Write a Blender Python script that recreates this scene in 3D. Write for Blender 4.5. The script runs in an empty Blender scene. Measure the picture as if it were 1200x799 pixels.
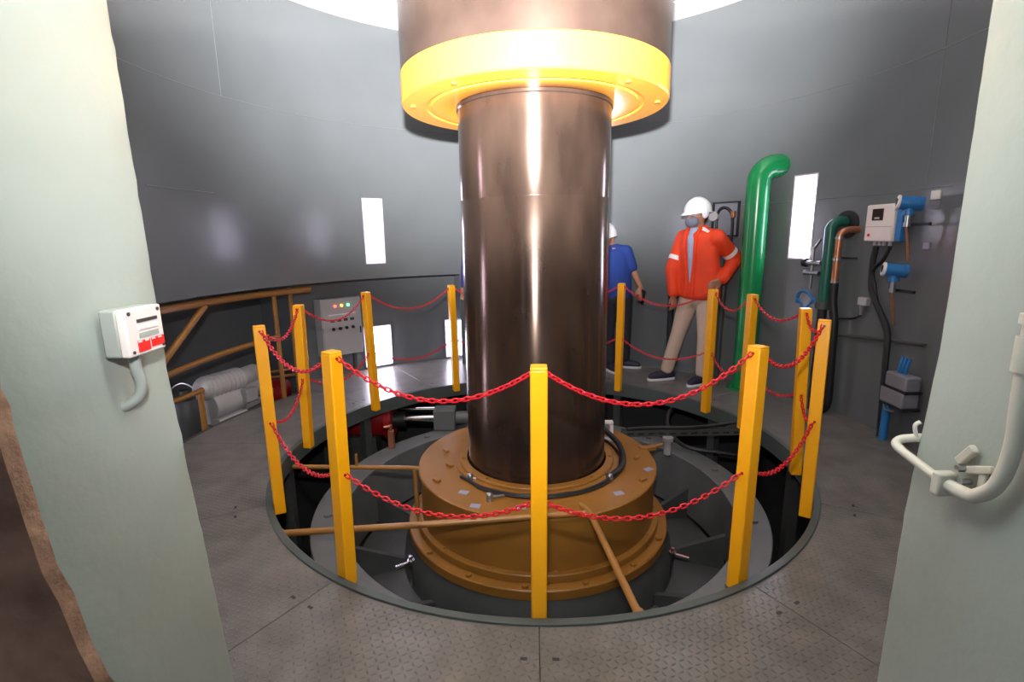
import bpy, bmesh, math, random
from mathutils import Vector, Matrix

random.seed(11)
SC = bpy.context.scene
COL = SC.collection
D2R = math.radians

# ------------------------------------------------------------------ camera
PITCH, ROLL, FPX, CAMH = 0.199318, -0.0150544, 603.55, 1.43492
rt0, up0 = Vector((1, 0, 0)), Vector((0, math.sin(PITCH), math.cos(PITCH)))
fw = Vector((0, math.cos(PITCH), -math.sin(PITCH)))
rt = math.cos(ROLL) * rt0 + math.sin(ROLL) * up0
up = -math.sin(ROLL) * rt0 + math.cos(ROLL) * up0
cam_d = bpy.data.cameras.new('camera')
cam = bpy.data.objects.new('camera', cam_d)
COL.objects.link(cam)
cam.matrix_world = Matrix(((rt.x, up.x, -fw.x, 0), (rt.y, up.y, -fw.y, 0), (rt.z, up.z, -fw.z, CAMH), (0, 0, 0, 1)))
cam_d.sensor_fit = 'HORIZONTAL'
cam_d.sensor_width = 36.0
cam_d.lens = FPX / 1200 * 36.0
cam_d.clip_start = 0.02
SC.camera = cam

# ------------------------------------------------------------------ world, flash, exposure
world = bpy.data.worlds.new('world')
SC.world = world
world.use_nodes = True
world.node_tree.nodes['Background'].inputs[0].default_value = (0.80, 0.86, 1.0, 1)
world.node_tree.nodes['Background'].inputs[1].default_value = 0.20

SC.view_settings.view_transform = 'Standard'
SC.view_settings.look = 'None'
SC.view_settings.exposure = 0.0
SC.view_settings.gamma = 1.0
SC.view_settings.use_curve_mapping = False

# the photographer's flash, above the lens and tipped towards the ceiling: the beam and the spill round its head
def flash(name, kind, energy, aim, size, blend):
    d = bpy.data.lights.new(name, kind)
    d.energy = energy
    d.color = (1.0, 0.98, 0.98)
    d.shadow_soft_size = 0.035
    if kind == 'SPOT':
        d.spot_size = D2R(size)
        d.spot_blend = blend
    o = bpy.data.objects.new(name, d)
    COL.objects.link(o)
    o.location = (-0.02, 0.02, 1.73)
    o.rotation_euler = (D2R(90 + aim), 0, 0)


flash('camera_flash', 'SPOT', 5500, 25, 76, 1.0)
flash('flash_spill', 'SPOT', 240, -1, 108, 1.0)
LAMP_STRENGTH = 20.0

# ------------------------------------------------------------------ helpers
CX, CY = 0.1582, 3.4016


def pos(R, a, z=0.0):
    a = D2R(a)
    return Vector((CX + R * math.sin(a), CY - R * math.cos(a), z))


def lin(c):
    c = c / 255.0
    return c / 12.92 if c <= 0.04045 else ((c + 0.055) / 1.055) ** 2.4


def S(r, g, b):
    return (lin(r), lin(g), lin(b), 1.0)


class NT:
    def __init__(s, name):
        s.m = bpy.data.materials.new(name)
        s.m.use_nodes = True
        s.t = s.m.node_tree
        s.b = s.t.nodes['Principled BSDF']

    def n(s, kind, **kw):
        nd = s.t.nodes.new(kind)
        for k, v in kw.items():
            setattr(nd, k, v)
        return nd

    def l(s, a, b):
        s.t.links.new(a, b)

    def math(s, op, a, b=None, c=None):
        nd = s.n('ShaderNodeMath', operation=op)
        for i, v in enumerate((a, b, c)):
            if v is None:
                continue
            if isinstance(v, (int, float)):
                nd.inputs[i].default_value = v
            else:
                s.l(v, nd.inputs[i])
        return nd.outputs[0]


def mat(name, col, rough=0.5, metal=0.0, var=0.08, scale=6.0, bump=0.0, bscale=40.0, col2=None, spec=0.5, coat=0.0, detail=4.0, stretch=None, rvar=0.0, aniso=0.0):
    """painted / metal / cloth surface: colour with soft procedural variation, fine relief"""
    t = NT(name)
    b = t.b
    b.inputs['Roughness'].default_value = rough
    b.inputs['Metallic'].default_value = metal
    b.inputs['Specular IOR Level'].default_value = spec
    b.inputs['Coat Weight'].default_value = coat
    if aniso:
        b.inputs['Anisotropic'].default_value = aniso
        b.inputs['Anisotropic Rotation'].default_value = 0.25
        tg = t.n('ShaderNodeTangent', direction_type='RADIAL', axis='Z')
        t.l(tg.outputs[0], b.inputs['Tangent'])
    tc = t.n('ShaderNodeTexCoord')
    mp = t.n('ShaderNodeMapping')
    if stretch:
        mp.inputs['Scale'].default_value = stretch
    t.l(tc.outputs['Object'], mp.inputs['Vector'])
    nz = t.n('ShaderNodeTexNoise')
    nz.inputs['Scale'].default_value = scale
    nz.inputs['Detail'].default_value = detail
    t.l(mp.outputs[0], nz.inputs['Vector'])
    rp = t.n('ShaderNodeValToRGB')
    c1 = col
    if col2 is None:
        c0 = tuple(max(0, v * (1 - var)) for v in col[:3]) + (1,)
        c1 = tuple(min(1, v * (1 + var)) for v in col[:3]) + (1,)
    else:
        c0, c1 = col2, col
    rp.color_ramp.elements[0].position = 0.32
    rp.color_ramp.elements[1].position = 0.68
    rp.color_ramp.elements[0].color = c0
    rp.color_ramp.elements[1].color = c1
    t.l(nz.outputs['Fac'], rp.inputs['Fac'])
    t.l(rp.outputs[0], b.inputs['Base Color'])
    if rvar:
        mr = t.n('ShaderNodeMapRange')
        mr.inputs['To Min'].default_value = max(0, rough - rvar)
        mr.inputs['To Max'].default_value = min(1, rough + rvar)
        t.l(nz.outputs['Fac'], mr.inputs['Value'])
        t.l(mr.outputs[0], b.inputs['Roughness'])
    if bump:
        n2 = t.n('ShaderNodeTexNoise')
        n2.inputs['Scale'].default_value = bscale
        n2.inputs['Detail'].default_value = 5
        t.l(tc.outputs['Object'], n2.inputs['Vector'])
        bp = t.n('ShaderNodeBump')
        bp.inputs['Strength'].default_value = 1.0
        bp.inputs['Distance'].default_value = bump
        t.l(n2.outputs['Fac'], bp.inputs['Height'])
        t.l(bp.outputs[0], b.inputs['Normal'])
    return t.m


def emit(name, col, strength):
    t = NT(name)
    t.b.inputs['Base Color'].default_value = col
    t.b.inputs['Emission Color'].default_value = col
    t.b.inputs['Emission Strength'].default_value = strength
    return t.m


def tread_mat():
    """grey chequered plate: short raised bars in alternating directions"""
    t = NT('tread_plate')
    tc = t.n('ShaderNodeTexCoord')
    mp = t.n('ShaderNodeMapping')
    mp.inputs['Rotation'].default_value = (0, 0, 0.35)
    mp.inputs['Scale'].default_value = (38, 38, 38)
    t.l(tc.outputs['Object'], mp.inputs['Vector'])
    sp = t.n('ShaderNodeSeparateXYZ')
    t.l(mp.outputs[0], sp.inputs[0])
    fx, fy = t.math('FLOOR', sp.outputs[0]), t.math('FLOOR', sp.outputs[1])
    u = t.math('SUBTRACT', t.math('SUBTRACT', sp.outputs[0], fx), 0.5)
    v = t.math('SUBTRACT', t.math('SUBTRACT', sp.outputs[1], fy), 0.5)
    par = t.math('FLOORED_MODULO', t.math('ADD', fx, fy), 2.0)
    sg = t.math('SUBTRACT', t.math('MULTIPLY', par, 2.0), 1.0)
    a = t.math('MULTIPLY', t.math('ADD', u, t.math('MULTIPLY', v, sg)), 0.7071)
    c = t.math('MULTIPLY', t.math('SUBTRACT', u, t.math('MULTIPLY', v, sg)), 0.7071)
    h = t.math('SUBTRACT', 1.0, t.math('ADD', t.math('POWER', t.math('DIVIDE', t.math('ABSOLUTE', a), 0.40), 2.0), t.math('POWER', t.math('DIVIDE', t.math('ABSOLUTE', c), 0.13), 2.0)))
    h = t.math('MAXIMUM', h, 0.0)
    nz = t.n('ShaderNodeTexNoise')
    nz.inputs['Scale'].default_value = 7
    nz.inputs['Detail'].default_value = 6
    t.l(tc.outputs['Object'], nz.inputs['Vector'])
    rp = t.n('ShaderNodeValToRGB')
    rp.color_ramp.elements[0].position = 0.3
    rp.color_ramp.elements[1].position = 0.7
    rp.color_ramp.elements[0].color = S(98, 95, 92)
    rp.color_ramp.elements[1].color = S(124, 120, 115)
    t.l(nz.outputs['Fac'], rp.inputs[0])
    t.l(rp.outputs[0], t.b.inputs['Base Color'])
    bp = t.n('ShaderNodeBump')
    bp.inputs['Distance'].default_value = 0.0036
    bp.inputs['Strength'].default_value = 0.8
    t.l(h, bp.inputs['Height'])
    t.l(bp.outputs[0], t.b.inputs['Normal'])
    t.b.inputs['Roughness'].default_value = 0.30
    return t.m


class MB:
    def __init__(s):
        s.v, s.f, s.mi = [], [], []
        s.cur = 0

    def add(s, vs, fs):
        o = len(s.v)
        s.v += [tuple(v) for v in vs]
        s.f += [tuple(i + o for i in f) for f in fs]
        s.mi += [s.cur] * len(fs)
        return s

    def box(s, c, sz, rz=0.0, M=None):
        x, y, z = sz[0] / 2, sz[1] / 2, sz[2] / 2
        vs = [Vector(p) for p in ((-x, -y, -z), (x, -y, -z), (x, y, -z), (-x, y, -z), (-x, -y, z), (x, -y, z), (x, y, z), (-x, y, z))]
        R = M if M is not None else Matrix.Rotation(rz, 3, 'Z')
        c = Vector(c)
        vs = [R @ v + c for v in vs]
        return s.add(vs, [(3, 2, 1, 0), (4, 5, 6, 7), (0, 1, 5, 4), (1, 2, 6, 5), (2, 3, 7, 6), (3, 0, 4, 7)])

    def cyl(s, p0, p1, r0, r1=None, n=20, caps=True):
        r1 = r0 if r1 is None else r1
        p0, p1 = Vector(p0), Vector(p1)
        d = (p1 - p0).normalized()
        a = d.orthogonal().normalized()
        b = d.cross(a)
        vs = []
        for p, r in ((p0, r0), (p1, r1)):
            for i in range(n):
                t = 2 * math.pi * i / n
                vs.append(p + r * (math.cos(t) * a + math.sin(t) * b))
        fs = [(i, (i + 1) % n, n + (i + 1) % n, n + i) for i in range(n)]
        if caps:
            fs += [tuple(range(n - 1, -1, -1)), tuple(range(n, 2 * n))]
        return s.add(vs, fs)

    def tube(s, pts, r, n=10, sub=6, closed=False, caps=True):
        P = [Vector(p) for p in pts]
        if sub > 1 and len(P) > 2:
            Q = []
            m = len(P)
            rng = range(m) if closed else range(m - 1)
            for i in rng:
                if closed:
                    p0, p1, p2, p3 = P[(i - 1) % m], P[i], P[(i + 1) % m], P[(i + 2) % m]
                else:
                    p0, p1, p2, p3 = P[max(i - 1, 0)], P[i], P[i + 1], P[min(i + 2, m - 1)]
                for k in range(sub):
                    t = k / sub
                    Q.append(0.5 * ((2 * p1) + (p2 - p0) * t + (2 * p0 - 5 * p1 + 4 * p2 - p3) * t * t + (3 * p1 - p0 - 3 * p2 + p3) * t ** 3))
            if not closed:
                Q.append(P[-1])
            P = Q
        m = len(P)
        rr = r if isinstance(r, (list, tuple)) else None
        vs = []
        a = None
        for i in range(m):
            if closed:
                d = P[(i + 1) % m] - P[(i - 1) % m]
            else:
                d = P[min(i + 1, m - 1)] - P[max(i - 1, 0)]
            d.normalize()
            if a is None:
                a = d.orthogonal().normalized()
            a = (a - d * a.dot(d)).normalized()
            b = d.cross(a)
            if rr:
                q = i / (m - 1) * (len(rr) - 1)
                k = min(int(q), len(rr) - 2)
                ri = rr[k] + (rr[k + 1] - rr[k]) * (q - k)
            else:
                ri = r
            for j in range(n):
                t = 2 * math.pi * j / n
                vs.append(P[i] + ri * (math.cos(t) * a + math.sin(t) * b))
        fs = []
        for i in range(m if closed else m - 1):
            i2 = (i + 1) % m
            for j in range(n):
                fs.append((i * n + j, i * n + (j + 1) % n, i2 * n + (j + 1) % n, i2 * n + j))
        if caps and not closed:
            fs += [tuple(range(n - 1, -1, -1)), tuple(range((m - 1) * n, m * n))]
        return s.add(vs, fs)

    def lathe(s, prof, a0=0.0, a1=360.0, n=96, c=(CX, CY), closed_prof=False):
        full = abs(a1 - a0 - 360) < 1e-6
        m = len(prof)
        cols = n if full else n + 1
        vs = []
        for i in range(cols):
            a = D2R(a0 + (a1 - a0) * i / n)
            for r, z in prof:
                vs.append((c[0] + r * math.sin(a), c[1] - r * math.cos(a), z))
        fs = []
        for i in range(n):
            i2 = (i + 1) % cols
            for j in range(m if closed_prof else m - 1):
                j2 = (j + 1) % m
                fs.append((i * m + j, i2 * m + j, i2 * m + j2, i * m + j2))
        if closed_prof and not full:
            fs.append(tuple(range(m - 1, -1, -1)))
            fs.append(tuple((cols - 1) * m + j for j in range(m)))
        return s.add(vs, fs)

    def ell(s, c, r, rz=0.0, nu=16, nv=10):
        c = Vector(c)
        R = Matrix.Rotation(rz, 3, 'Z')
        vs = [R @ Vector((0, 0, r[2])) + c]
        for i in range(1, nv):
            t = math.pi * i / nv
            for j in range(nu):
                p = 2 * math.pi * j / nu
                vs.append(R @ Vector((r[0] * math.sin(t) * math.cos(p), r[1] * math.sin(t) * math.sin(p), r[2] * math.cos(t))) + c)
        vs.append(R @ Vector((0, 0, -r[2])) + c)
        fs = [(0, 1 + j, 1 + (j + 1) % nu) for j in range(nu)]
        for i in range(nv - 2):
            for j in range(nu):
                a = 1 + i * nu
                fs.append((a + j, a + nu + j, a + nu + (j + 1) % nu, a + (j + 1) % nu))
        e = len(vs) - 1
        a = 1 + (nv - 2) * nu
        fs += [(a + (j + 1) % nu, a + j, e) for j in range(nu)]
        return s.add(vs, fs)

    def cap(s, p0, p1, r0, r1):
        p0, p1 = Vector(p0), Vector(p1)
        s.ell(p0, (r0,) * 3, nu=14, nv=10)
        s.ell(p1, (r1,) * 3, nu=14, nv=10)
        if (p1 - p0).length > 1e-5:
            s.cyl(p0, p1, r0, r1, n=16)
        return s

    def chain(s, pts, rs):
        for i in range(len(pts) - 1):
            s.cap(pts[i], pts[i + 1], rs[i], rs[i + 1])
        return s

    def mesh(s, name, mats, smooth=35):
        me = bpy.data.meshes.new(name)
        me.from_pydata(s.v, [], s.f)
        bm = bmesh.new()
        bm.from_mesh(me)
        bmesh.ops.recalc_face_normals(bm, faces=bm.faces)
        bm.to_mesh(me)
        bm.free()
        if not isinstance(mats, (list, tuple)):
            mats = [mats]
        for m in mats:
            me.materials.append(m)
        if len(mats) > 1:
            me.polygons.foreach_set('material_index', s.mi)
        if smooth:
            me.polygons.foreach_set('use_smooth', [True] * len(me.polygons))
            me.set_sharp_from_angle(angle=D2R(smooth))
        me.update()
        return me

    def build(s, name, mats, parent=None, smooth=35, bevel=0.0, segs=2):
        o = bpy.data.objects.new(name, s.mesh(name, mats, smooth))
        COL.objects.link(o)
        if parent is not None:
            o.parent = parent
        if bevel:
            b = o.modifiers.new('bevel', 'BEVEL')
            b.width = bevel
            b.segments = segs
            b.limit_method = 'ANGLE'
            b.angle_limit = D2R(40)
            b.harden_normals = False
        return o


def tag(o, label=None, cat=None, group=None, kind=None):
    if label:
        o['label'] = label
    if cat:
        o['category'] = cat
    if group:
        o['group'] = group
    if kind:
        o['kind'] = kind
    return o


def thing(name, label, cat, loc=(0, 0, 0), rz=0.0, group=None):
    o = bpy.data.objects.new(name, None)
    o.empty_display_size = 0.05
    COL.objects.link(o)
    o.location = loc
    o.rotation_euler = (0, 0, rz)
    return tag(o, label, cat, group)


def structure(o):
    o['kind'] = 'structure'
    return o


def wall_frame(a, z, R=2.52):
    """place on the round wall: local x to the right seen from the shaft, local y into the wall, z up"""
    ox, oy = math.sin(D2R(a)), -math.cos(D2R(a))
    return pos(R, a, z), math.atan2(-ox, oy)


def wthing(name, label, cat, a, z, group=None, R=2.52):
    p, rz = wall_frame(a, z, R)
    return thing(name, label, cat, p, rz, group)


# ------------------------------------------------------------------ materials
M = {}
M['liner'] = mat('grey_wall_paint', S(103, 107, 109), 0.19, var=0.06, scale=1.4, bump=0.004, bscale=2.2, rvar=0.05)
M['jamb'] = mat('pale_green_paint', S(160, 168, 161), 0.42, var=0.05, scale=3.0, bump=0.003, bscale=16)
M['raw'] = mat('raw_brown_concrete', S(190, 150, 124), 0.9, col2=S(136, 102, 82), scale=9, bump=0.02, bscale=14, detail=8)
M['ceil'] = mat('white_ceiling_paint', S(240, 238, 236), 0.6, var=0.03, scale=2)
M['groove'] = mat('dark_ceiling_groove', S(58, 54, 54), 0.7)  # dark colour set in the ceiling groove so its line shows
M['tread'] = tread_mat()
M['rim'] = mat('dark_grey_green_paint', S(74, 82, 80), 0.4, var=0.1)
M['dark'] = mat('dark_grey_pit_paint', S(70, 72, 72), 0.45, var=0.18, scale=4)
M['pit'] = mat('dark_pit_concrete', S(46, 46, 46), 0.75, var=0.25, scale=3)  # very dark grey, mottled at random, for the lower pit wall and floor
M['greyring'] = mat('grey_machine_paint', S(104, 106, 106), 0.42, var=0.1, scale=5)
M['steel'] = mat('brown_machined_steel', S(100, 81, 70), 0.20, metal=0.68, col2=S(68, 54, 47), scale=5.0, detail=6, stretch=(1, 1, 0.35), rvar=0.05, aniso=0.7)
M['steel2'] = mat('brown_forged_steel', S(118, 97, 86), 0.30, metal=0.7, col2=S(92, 74, 66), scale=3.0, detail=6)
M['yellow'] = mat('bright_yellow_paint', S(252, 174, 56), 0.34, var=0.03)
M['post'] = mat('post_yellow_paint', S(255, 181, 20), 0.36, var=0.05, scale=5, col2=S(252, 171, 14))
M['ochre'] = mat('ochre_machine_paint', S(150, 102, 42), 0.38, var=0.1, scale=4)
M['ochrepipe'] = mat('ochre_pipe_paint', S(158, 110, 54), 0.35, var=0.1, scale=4)
M['red'] = mat('red_plastic', S(206, 26, 40), 0.4, var=0.1, scale=9)
M['darkred'] = mat('red_machine_paint', S(150, 20, 26), 0.35, var=0.1)
M['chrome'] = mat('polished_steel', S(220, 220, 224), 0.12, metal=1.0, var=0.03)
M['zinc'] = mat('zinc_plated_steel', S(170, 172, 176), 0.3, metal=0.9, var=0.08)
M['black'] = mat('black_rubber', S(26, 26, 28), 0.5, var=0.15)
M['green'] = mat('green_pipe_paint', S(20, 128, 70), 0.22, var=0.08, scale=3)
M['tealpipe'] = mat('dark_green_pipe_paint', S(30, 92, 78), 0.3, var=0.1)
M['copper'] = mat('copper_pipe', S(190, 128, 96), 0.35, metal=0.7, var=0.15, scale=10)
M['white'] = mat('white_plastic', S(226, 222, 220), 0.4, var=0.04)
M['offwhite'] = mat('pinkish_white_plastic', S(232, 220, 216), 0.4, var=0.05)
M['greybox'] = mat('light_grey_enclosure', S(168, 166, 168), 0.45, var=0.05)
M['greyplastic'] = mat('mid_grey_plastic', S(128, 128, 138), 0.5, var=0.06)
M['conduit'] = mat('grey_conduit_plastic', S(158, 164, 158), 0.45, var=0.06)
M['blue'] = mat('blue_transmitter_paint', S(40, 112, 176), 0.35, var=0.08)
M['screen'] = mat('dark_display_glass', S(52, 34, 34), 0.15, var=0.1)
M['redlabel'] = mat('red_label_print', S(226, 40, 36), 0.45, var=0.05)
M['slot'] = mat('shadowed_slot_plastic', S(60, 58, 60), 0.6)
M['motor'] = mat('grey_motor_paint', S(200, 198, 200), 0.4, var=0.1)
M['cream'] = mat('cream_pipe_paint', S(206, 204, 192), 0.38, var=0.06, bump=0.001, bscale=60)
M['lamp'] = emit('lit_lamp_diffuser', (0.84, 0.80, 1.0, 1), LAMP_STRENGTH)
M['lampframe'] = mat('white_lamp_frame', S(214, 204, 220), 0.4, var=0.03)
M['sticker'] = mat('lilac_sticker', S(150, 150, 172), 0.5, var=0.05)
M['ledr'] = emit('red_led', (1, 0.12, 0.08, 1), 3)
M['ledo'] = emit('amber_led', (1, 0.45, 0.08, 1), 3)
M['ledg'] = emit('green_led', (0.15, 1, 0.4, 1), 3)
M['weld'] = mat('light_weld_seam', S(118, 121, 124), 0.35, var=0.1)

# ------------------------------------------------------------------ the setting
CEIL = 3.45
R_W = 2.52
NICHES = [(-141.95, 1.19, 1.83), (114.2, 1.22, 1.90), (161.8, 1.20, 1.85), (40.5, 1.20, 1.85), (-82.0, 1.20, 1.85)]
NHALF = 2.3      # half angle of a lamp niche
REC0, REC1 = -163.0, -60.0


def build_liner():
    brk = {15.6, 339.0}
    a = 15.6
    while a < 339.0:
        brk.add(round(a, 3))
        a += 1.5
    for c, _, _ in NICHES:
        c %= 360
        brk.add(round(c - NHALF, 3))
        brk.add(round(c + NHALF, 3))
    for c in (REC0 % 360, REC1 % 360):
        brk.add(c)
    A = sorted(brk)
    A = [A[0]] + [A[i] for i in range(1, len(A)) if A[i] - A[i - 1] > 0.02]
    Z = sorted({-0.02, 0.5, 1.035, 2.0, 2.4, 2.9, CEIL + 0.01} | {n[1] for n in NICHES} | {n[2] for n in NICHES})
    vs, fs, idx = [], [], {}

    def vid(i, j):
        if (i, j) not in idx:
            idx[(i, j)] = len(vs)
            vs.append(pos(R_W, A[i], Z[j]))
        return idx[(i, j)]
    for i in range(len(A) - 1):
        am = (A[i] + A[i + 1]) / 2
        for j in range(len(Z) - 1):
            zm = (Z[j] + Z[j + 1]) / 2
            if REC0 % 360 < am < REC1 % 360 and zm < 1.035:
                continue
            skip = False
            for c, z0, z1 in NICHES:
                if abs(am - c % 360) < NHALF and z0 < zm < z1:
                    skip = True
            if skip:
                continue
            fs.append((vid(i, j), vid(i + 1, j), vid(i + 1, j + 1), vid(i, j + 1)))
    m = MB().add(vs, fs)
    # over the door
    m.lathe([(R_W, 2.45), (R_W, CEIL + 0.01)], -21.0, 15.6, 16)
    return structure(m.build('wall_liner', M['liner'], smooth=40))


liner = build_liner()


def seam(a0, a1, z0, z1):
    m = MB()
    n = max(2, int(abs(a1 - a0) / 2))
    pts = [pos(R_W - 0.001, a0 + (a1 - a0) * i / n, z0 + (z1 - z0) * i / n) for i in range(n + 1)]
    m.tube(pts, 0.0022, n=6, sub=1)
    m.build('weld_seam', M['weld'], liner)


seam(18, 338, 2.53, 2.53)
seam(90.8, 90.8, 1.72, 3.44)
seam(-165, -165, 0.02, 3.44)
seam(150, 150, 2.53, 3.44)
seam(-110, -110, 2.53, 3.44)
seam(86, 130, 1.70, 1.70)
seam(-92, -106, 1.80, 1.80)

# ceiling: white annulus with a joint, closing round the shaft
m = MB()
m.lathe([(2.60, CEIL), (2.13, CEIL), (2.13, CEIL + 0.02), (2.10, CEIL + 0.02), (2.10, CEIL), (0.86, CEIL), (0.86, CEIL + 0.6), (0.80, CEIL + 0.6)], n=128)
ceiling = structure(m.build('ceiling', M['ceil']))
m = MB()
m.lathe([(2.13, CEIL + 0.012), (2.10, CEIL + 0.012)], n=128)
m.build('joint', M['groove'], ceiling)

# floor: support frame and chequered plates
m = MB()
m.lathe([(1.70, -0.012), (2.62, -0.012), (2.62, -0.05), (1.70, -0.05)], n=144, closed_prof=True)
m.box((0.05, 0.1, -0.03), (2.6, 2.9, 0.036))
floor = structure(m.build('floor', M['dark']))
SEAMS = [-2.4, 28.9, 60.2, 91, 122, 152, 183, 213, 236, 267, 297, 326.8, 357.6]
for i in range(len(SEAMS) - 1):
    a0, a1 = SEAMS[i] + 0.045, SEAMS[i + 1] - 0.045
    ro = 2.85 if i in (7,) else 2.56
    m = MB()
    m.lathe([(1.72, -0.012), (ro, -0.012), (ro, 0.0), (1.72, 0.0)], a0, a1, n=22, closed_prof=True)
    m.build('floor_plate', M['tread'], floor, smooth=30, bevel=0.0008, segs=1)
m = MB()
m.lathe([(2.56, -0.012), (2.86, -0.012), (2.86, 0.0), (2.56, 0.0)], 197, 213, n=10, closed_prof=True)
m.build('floor_plate', M['tread'], floor, smooth=30)
m = MB()
m.box((0.05, 0.0, -0.006), (2.4, 2.2, 0.012))
m.build('threshold_plate', M['tread'], floor)
m = MB()
m.lathe([(1.688, -0.11), (1.688, 0.010), (1.722, 0.010), (1.722, -0.11)], n=144, closed_prof=True)
m.build('floor_rim', M['rim'], floor, bevel=0.002)
for a in SEAMS[:-1]:
    for d in (-1.7, 1.7):
        p = pos(1.873, a + d, 0.0006)
        MB().box(p, (0.012, 0.024, 0.0016), rz=D2R(a + d + 90)).build('lifting_slot', M['black'], floor)

# lower pit
m = MB()
m.lathe([(2.50, -0.05), (2.50, -1.35)], n=96)
structure(m.build('wall_pit', M['pit']))
m = MB()
m.lathe([(2.5, -1.35), (0.05, -1.35)], n=96)
structure(m.build('floor_pit', M['pit']))
for a in (-124, -160, -92, -62, 150, 118, 88, 58, -34, 28):
    m = MB()
    p = pos(1.80, a, 0)
    m.box((p.x, p.y, -0.70), (0.07, 0.07, 1.30), rz=D2R(a))
    structure(tag(m.build('floor_support', M['dark'], floor)))

# recess on the left
m = MB()
m.lathe([(2.50, 1.035), (3.5, 1.035)], REC0, REC1, 40)
m.lathe([(2.86, 0), (2.86, 1.035)], REC0, -126, 20)
m.add([pos(2.52, REC0, -.02), pos(2.86, REC0, -.02), pos(2.86, REC0, 1.035), pos(2.52, REC0, 1.035)], [(0, 1, 2, 3)])
m.add([pos(2.86, -126, -.3), pos(3.5, -126, -.3), pos(3.5, -126, 1.035), pos(2.86, -126, 1.035)], [(0, 1, 2, 3)])
m.lathe([(3.5, -.3), (3.5, 1.035)], -126, REC1, 30)
m.add([pos(2.52, REC1, -.3), pos(3.5, REC1, -.3), pos(3.5, REC1, 1.035), pos(2.52, REC1, 1.035)], [(0, 1, 2, 3)])
structure(m.build('wall_recess', M['liner'], smooth=40))
m = MB()
m.lathe([(2.60, -0.02), (2.60, -0.14), (3.5, -0.14)], -126, REC1, 30)
m.add([pos(2.60, -126, -.14), pos(2.86, -126, -.14), pos(2.86, -126, 0), pos(2.60, -126, 0)], [(0, 1, 2, 3)])
structure(m.build('floor_recess', M['dark'], smooth=30))


def jamb(name, sign):
    """concrete beside the doorway: painted reveal with a chipped far edge; the face to the corridor is raw"""
    rnd = random.Random(5 if sign < 0 else 9)
    nz = 120
    prof_l = [(0.0, -0.648), (0.43, -0.668), (0.65, -0.682), (1.15, -0.713), (1.87, -0.722), (CEIL, -0.725)]
    prof_r = [(0.0, 0.785), (0.46, 0.795), (0.87, 0.801), (1.22, 0.823), (1.82, 0.822), (CEIL, 0.822)]
    near_l = [(0, 0.82), (0.5, 0.765), (0.72, 0.725), (0.96, 0.690), (1.145, 0.682), (CEIL, 0.675)]

    def ip(t, z):
        for i in range(len(t) - 1):
            if z <= t[i + 1][0]:
                f = (z - t[i][0]) / (t[i + 1][0] - t[i][0])
                return t[i][1] + f * (t[i + 1][1] - t[i][1])
        return t[-1][1]
    vs, fs, mi = [], [], []
    arcs = [-24, -30, -40, -50, -61] if sign < 0 else [19, 25, 35, 45, 62]
    rows = []
    for k in range(nz + 1):
        z = CEIL * k / nz
        row = []
        if sign < 0:
            xe = ip(prof_l, z)
            ye = 1.038
            yn = ip(near_l, z)
        else:
            xe = ip(prof_r, z)
            ye = 0.968
            yn = 0.55
        ch = rnd.gauss(0, 0.0022)
        if rnd.random() < 0.10:
            ch -= rnd.uniform(0.002, 0.007)
        jx = -sign * ch
        ny = rnd.gauss(0, 0.002)
        far_x = -3.2 if sign < 0 else 3.4
        row.append((far_x, yn + 0.02, z))
        for q in range(1, 8):
            row.append((far_x + (xe + sign * 0.02 - far_x) * q / 8, yn + rnd.gauss(0, 0.004), z))
        row.append((xe + sign * 0.010, yn + ny * .6, z))
        row.append((xe + sign * 0.004, yn + 0.02 + ny, z))
        for q in range(1, 5):
            row.append((xe + rnd.gauss(0, 0.0006), yn + (ye - yn) * q / 5, z))
        row.append((xe, ye - 0.012, z))
        row.append((xe + sign * 0.003 + jx * -1, ye + ch, z))
        row.append((xe + sign * 0.020, ye + 0.004 + ch * 0.5, z))
        for a in arcs:
            p = pos(R_W + 0.012, a, z)
            row.append((p.x, p.y, z))
        row.append((far_x, arcs and pos(R_W, arcs[-1], 0).y, z))
        rows.append(row)
    n = len(rows[0])
    m = MB()
    for k in range(nz + 1):
        m.v += rows[k]
    for k in range(nz):
        for j in range(n):
            j2 = (j + 1) % n
            m.f.append((k * n + j, k * n + j2, (k + 1) * n + j2, (k + 1) * n + j))
            m.mi.append(1 if j < 9 else 0)
    m.f.append(tuple(range(n - 1, -1, -1)))
    m.mi.append(0)
    m.f.append(tuple(nz * n + j for j in range(n)))
    m.mi.append(0)
    return structure(m.build(name, [M['jamb'], M['raw']], smooth=30))


jamb('wall_left', -1)
jamb('wall_right', 1)
m = MB()
m.box((0.05, 0.80, 2.95), (1.70, 0.26, 1.0))
structure(m.build('wall_lintel_unseen', M['jamb']))  # unseen lintel over the doorway, added to keep world light from pouring in


# ------------------------------------------------------------------ niche lamps
def niche_lamp(a, z0, z1, label, R=R_W, half=NHALF, depth=0.09, name='niche_lamp'):
    zc = (z0 + z1) / 2
    t = wthing(name, label, 'wall lamp', a, zc, 'niche lamps in the wall', R)
    w = 2 * R * math.sin(D2R(half))
    h = z1 - z0
    k = 0.012
    m = MB()
    for sx in (-1, 1):
        m.box((sx * (w / 2 + k / 2 - 0.004), depth / 2, 0), (k, depth + 0.012, h + 2 * k - 0.008))
    for sz in (-1, 1):
        m.box((0, depth / 2, sz * (h / 2 + k / 2 - 0.004)), (w, depth + 0.012, k))
    m.box((0, depth + 0.004, 0), (w + 2 * k - 0.01, 0.008, h + 2 * k - 0.01))
    m.build('niche_frame', M['lampframe'], t)
    MB().box((0, depth * 0.45, -0.012), (w * 0.78, 0.012, h * 0.88)).build('diffuser', M['lamp'], t, bevel=0.003)
    return t


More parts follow.
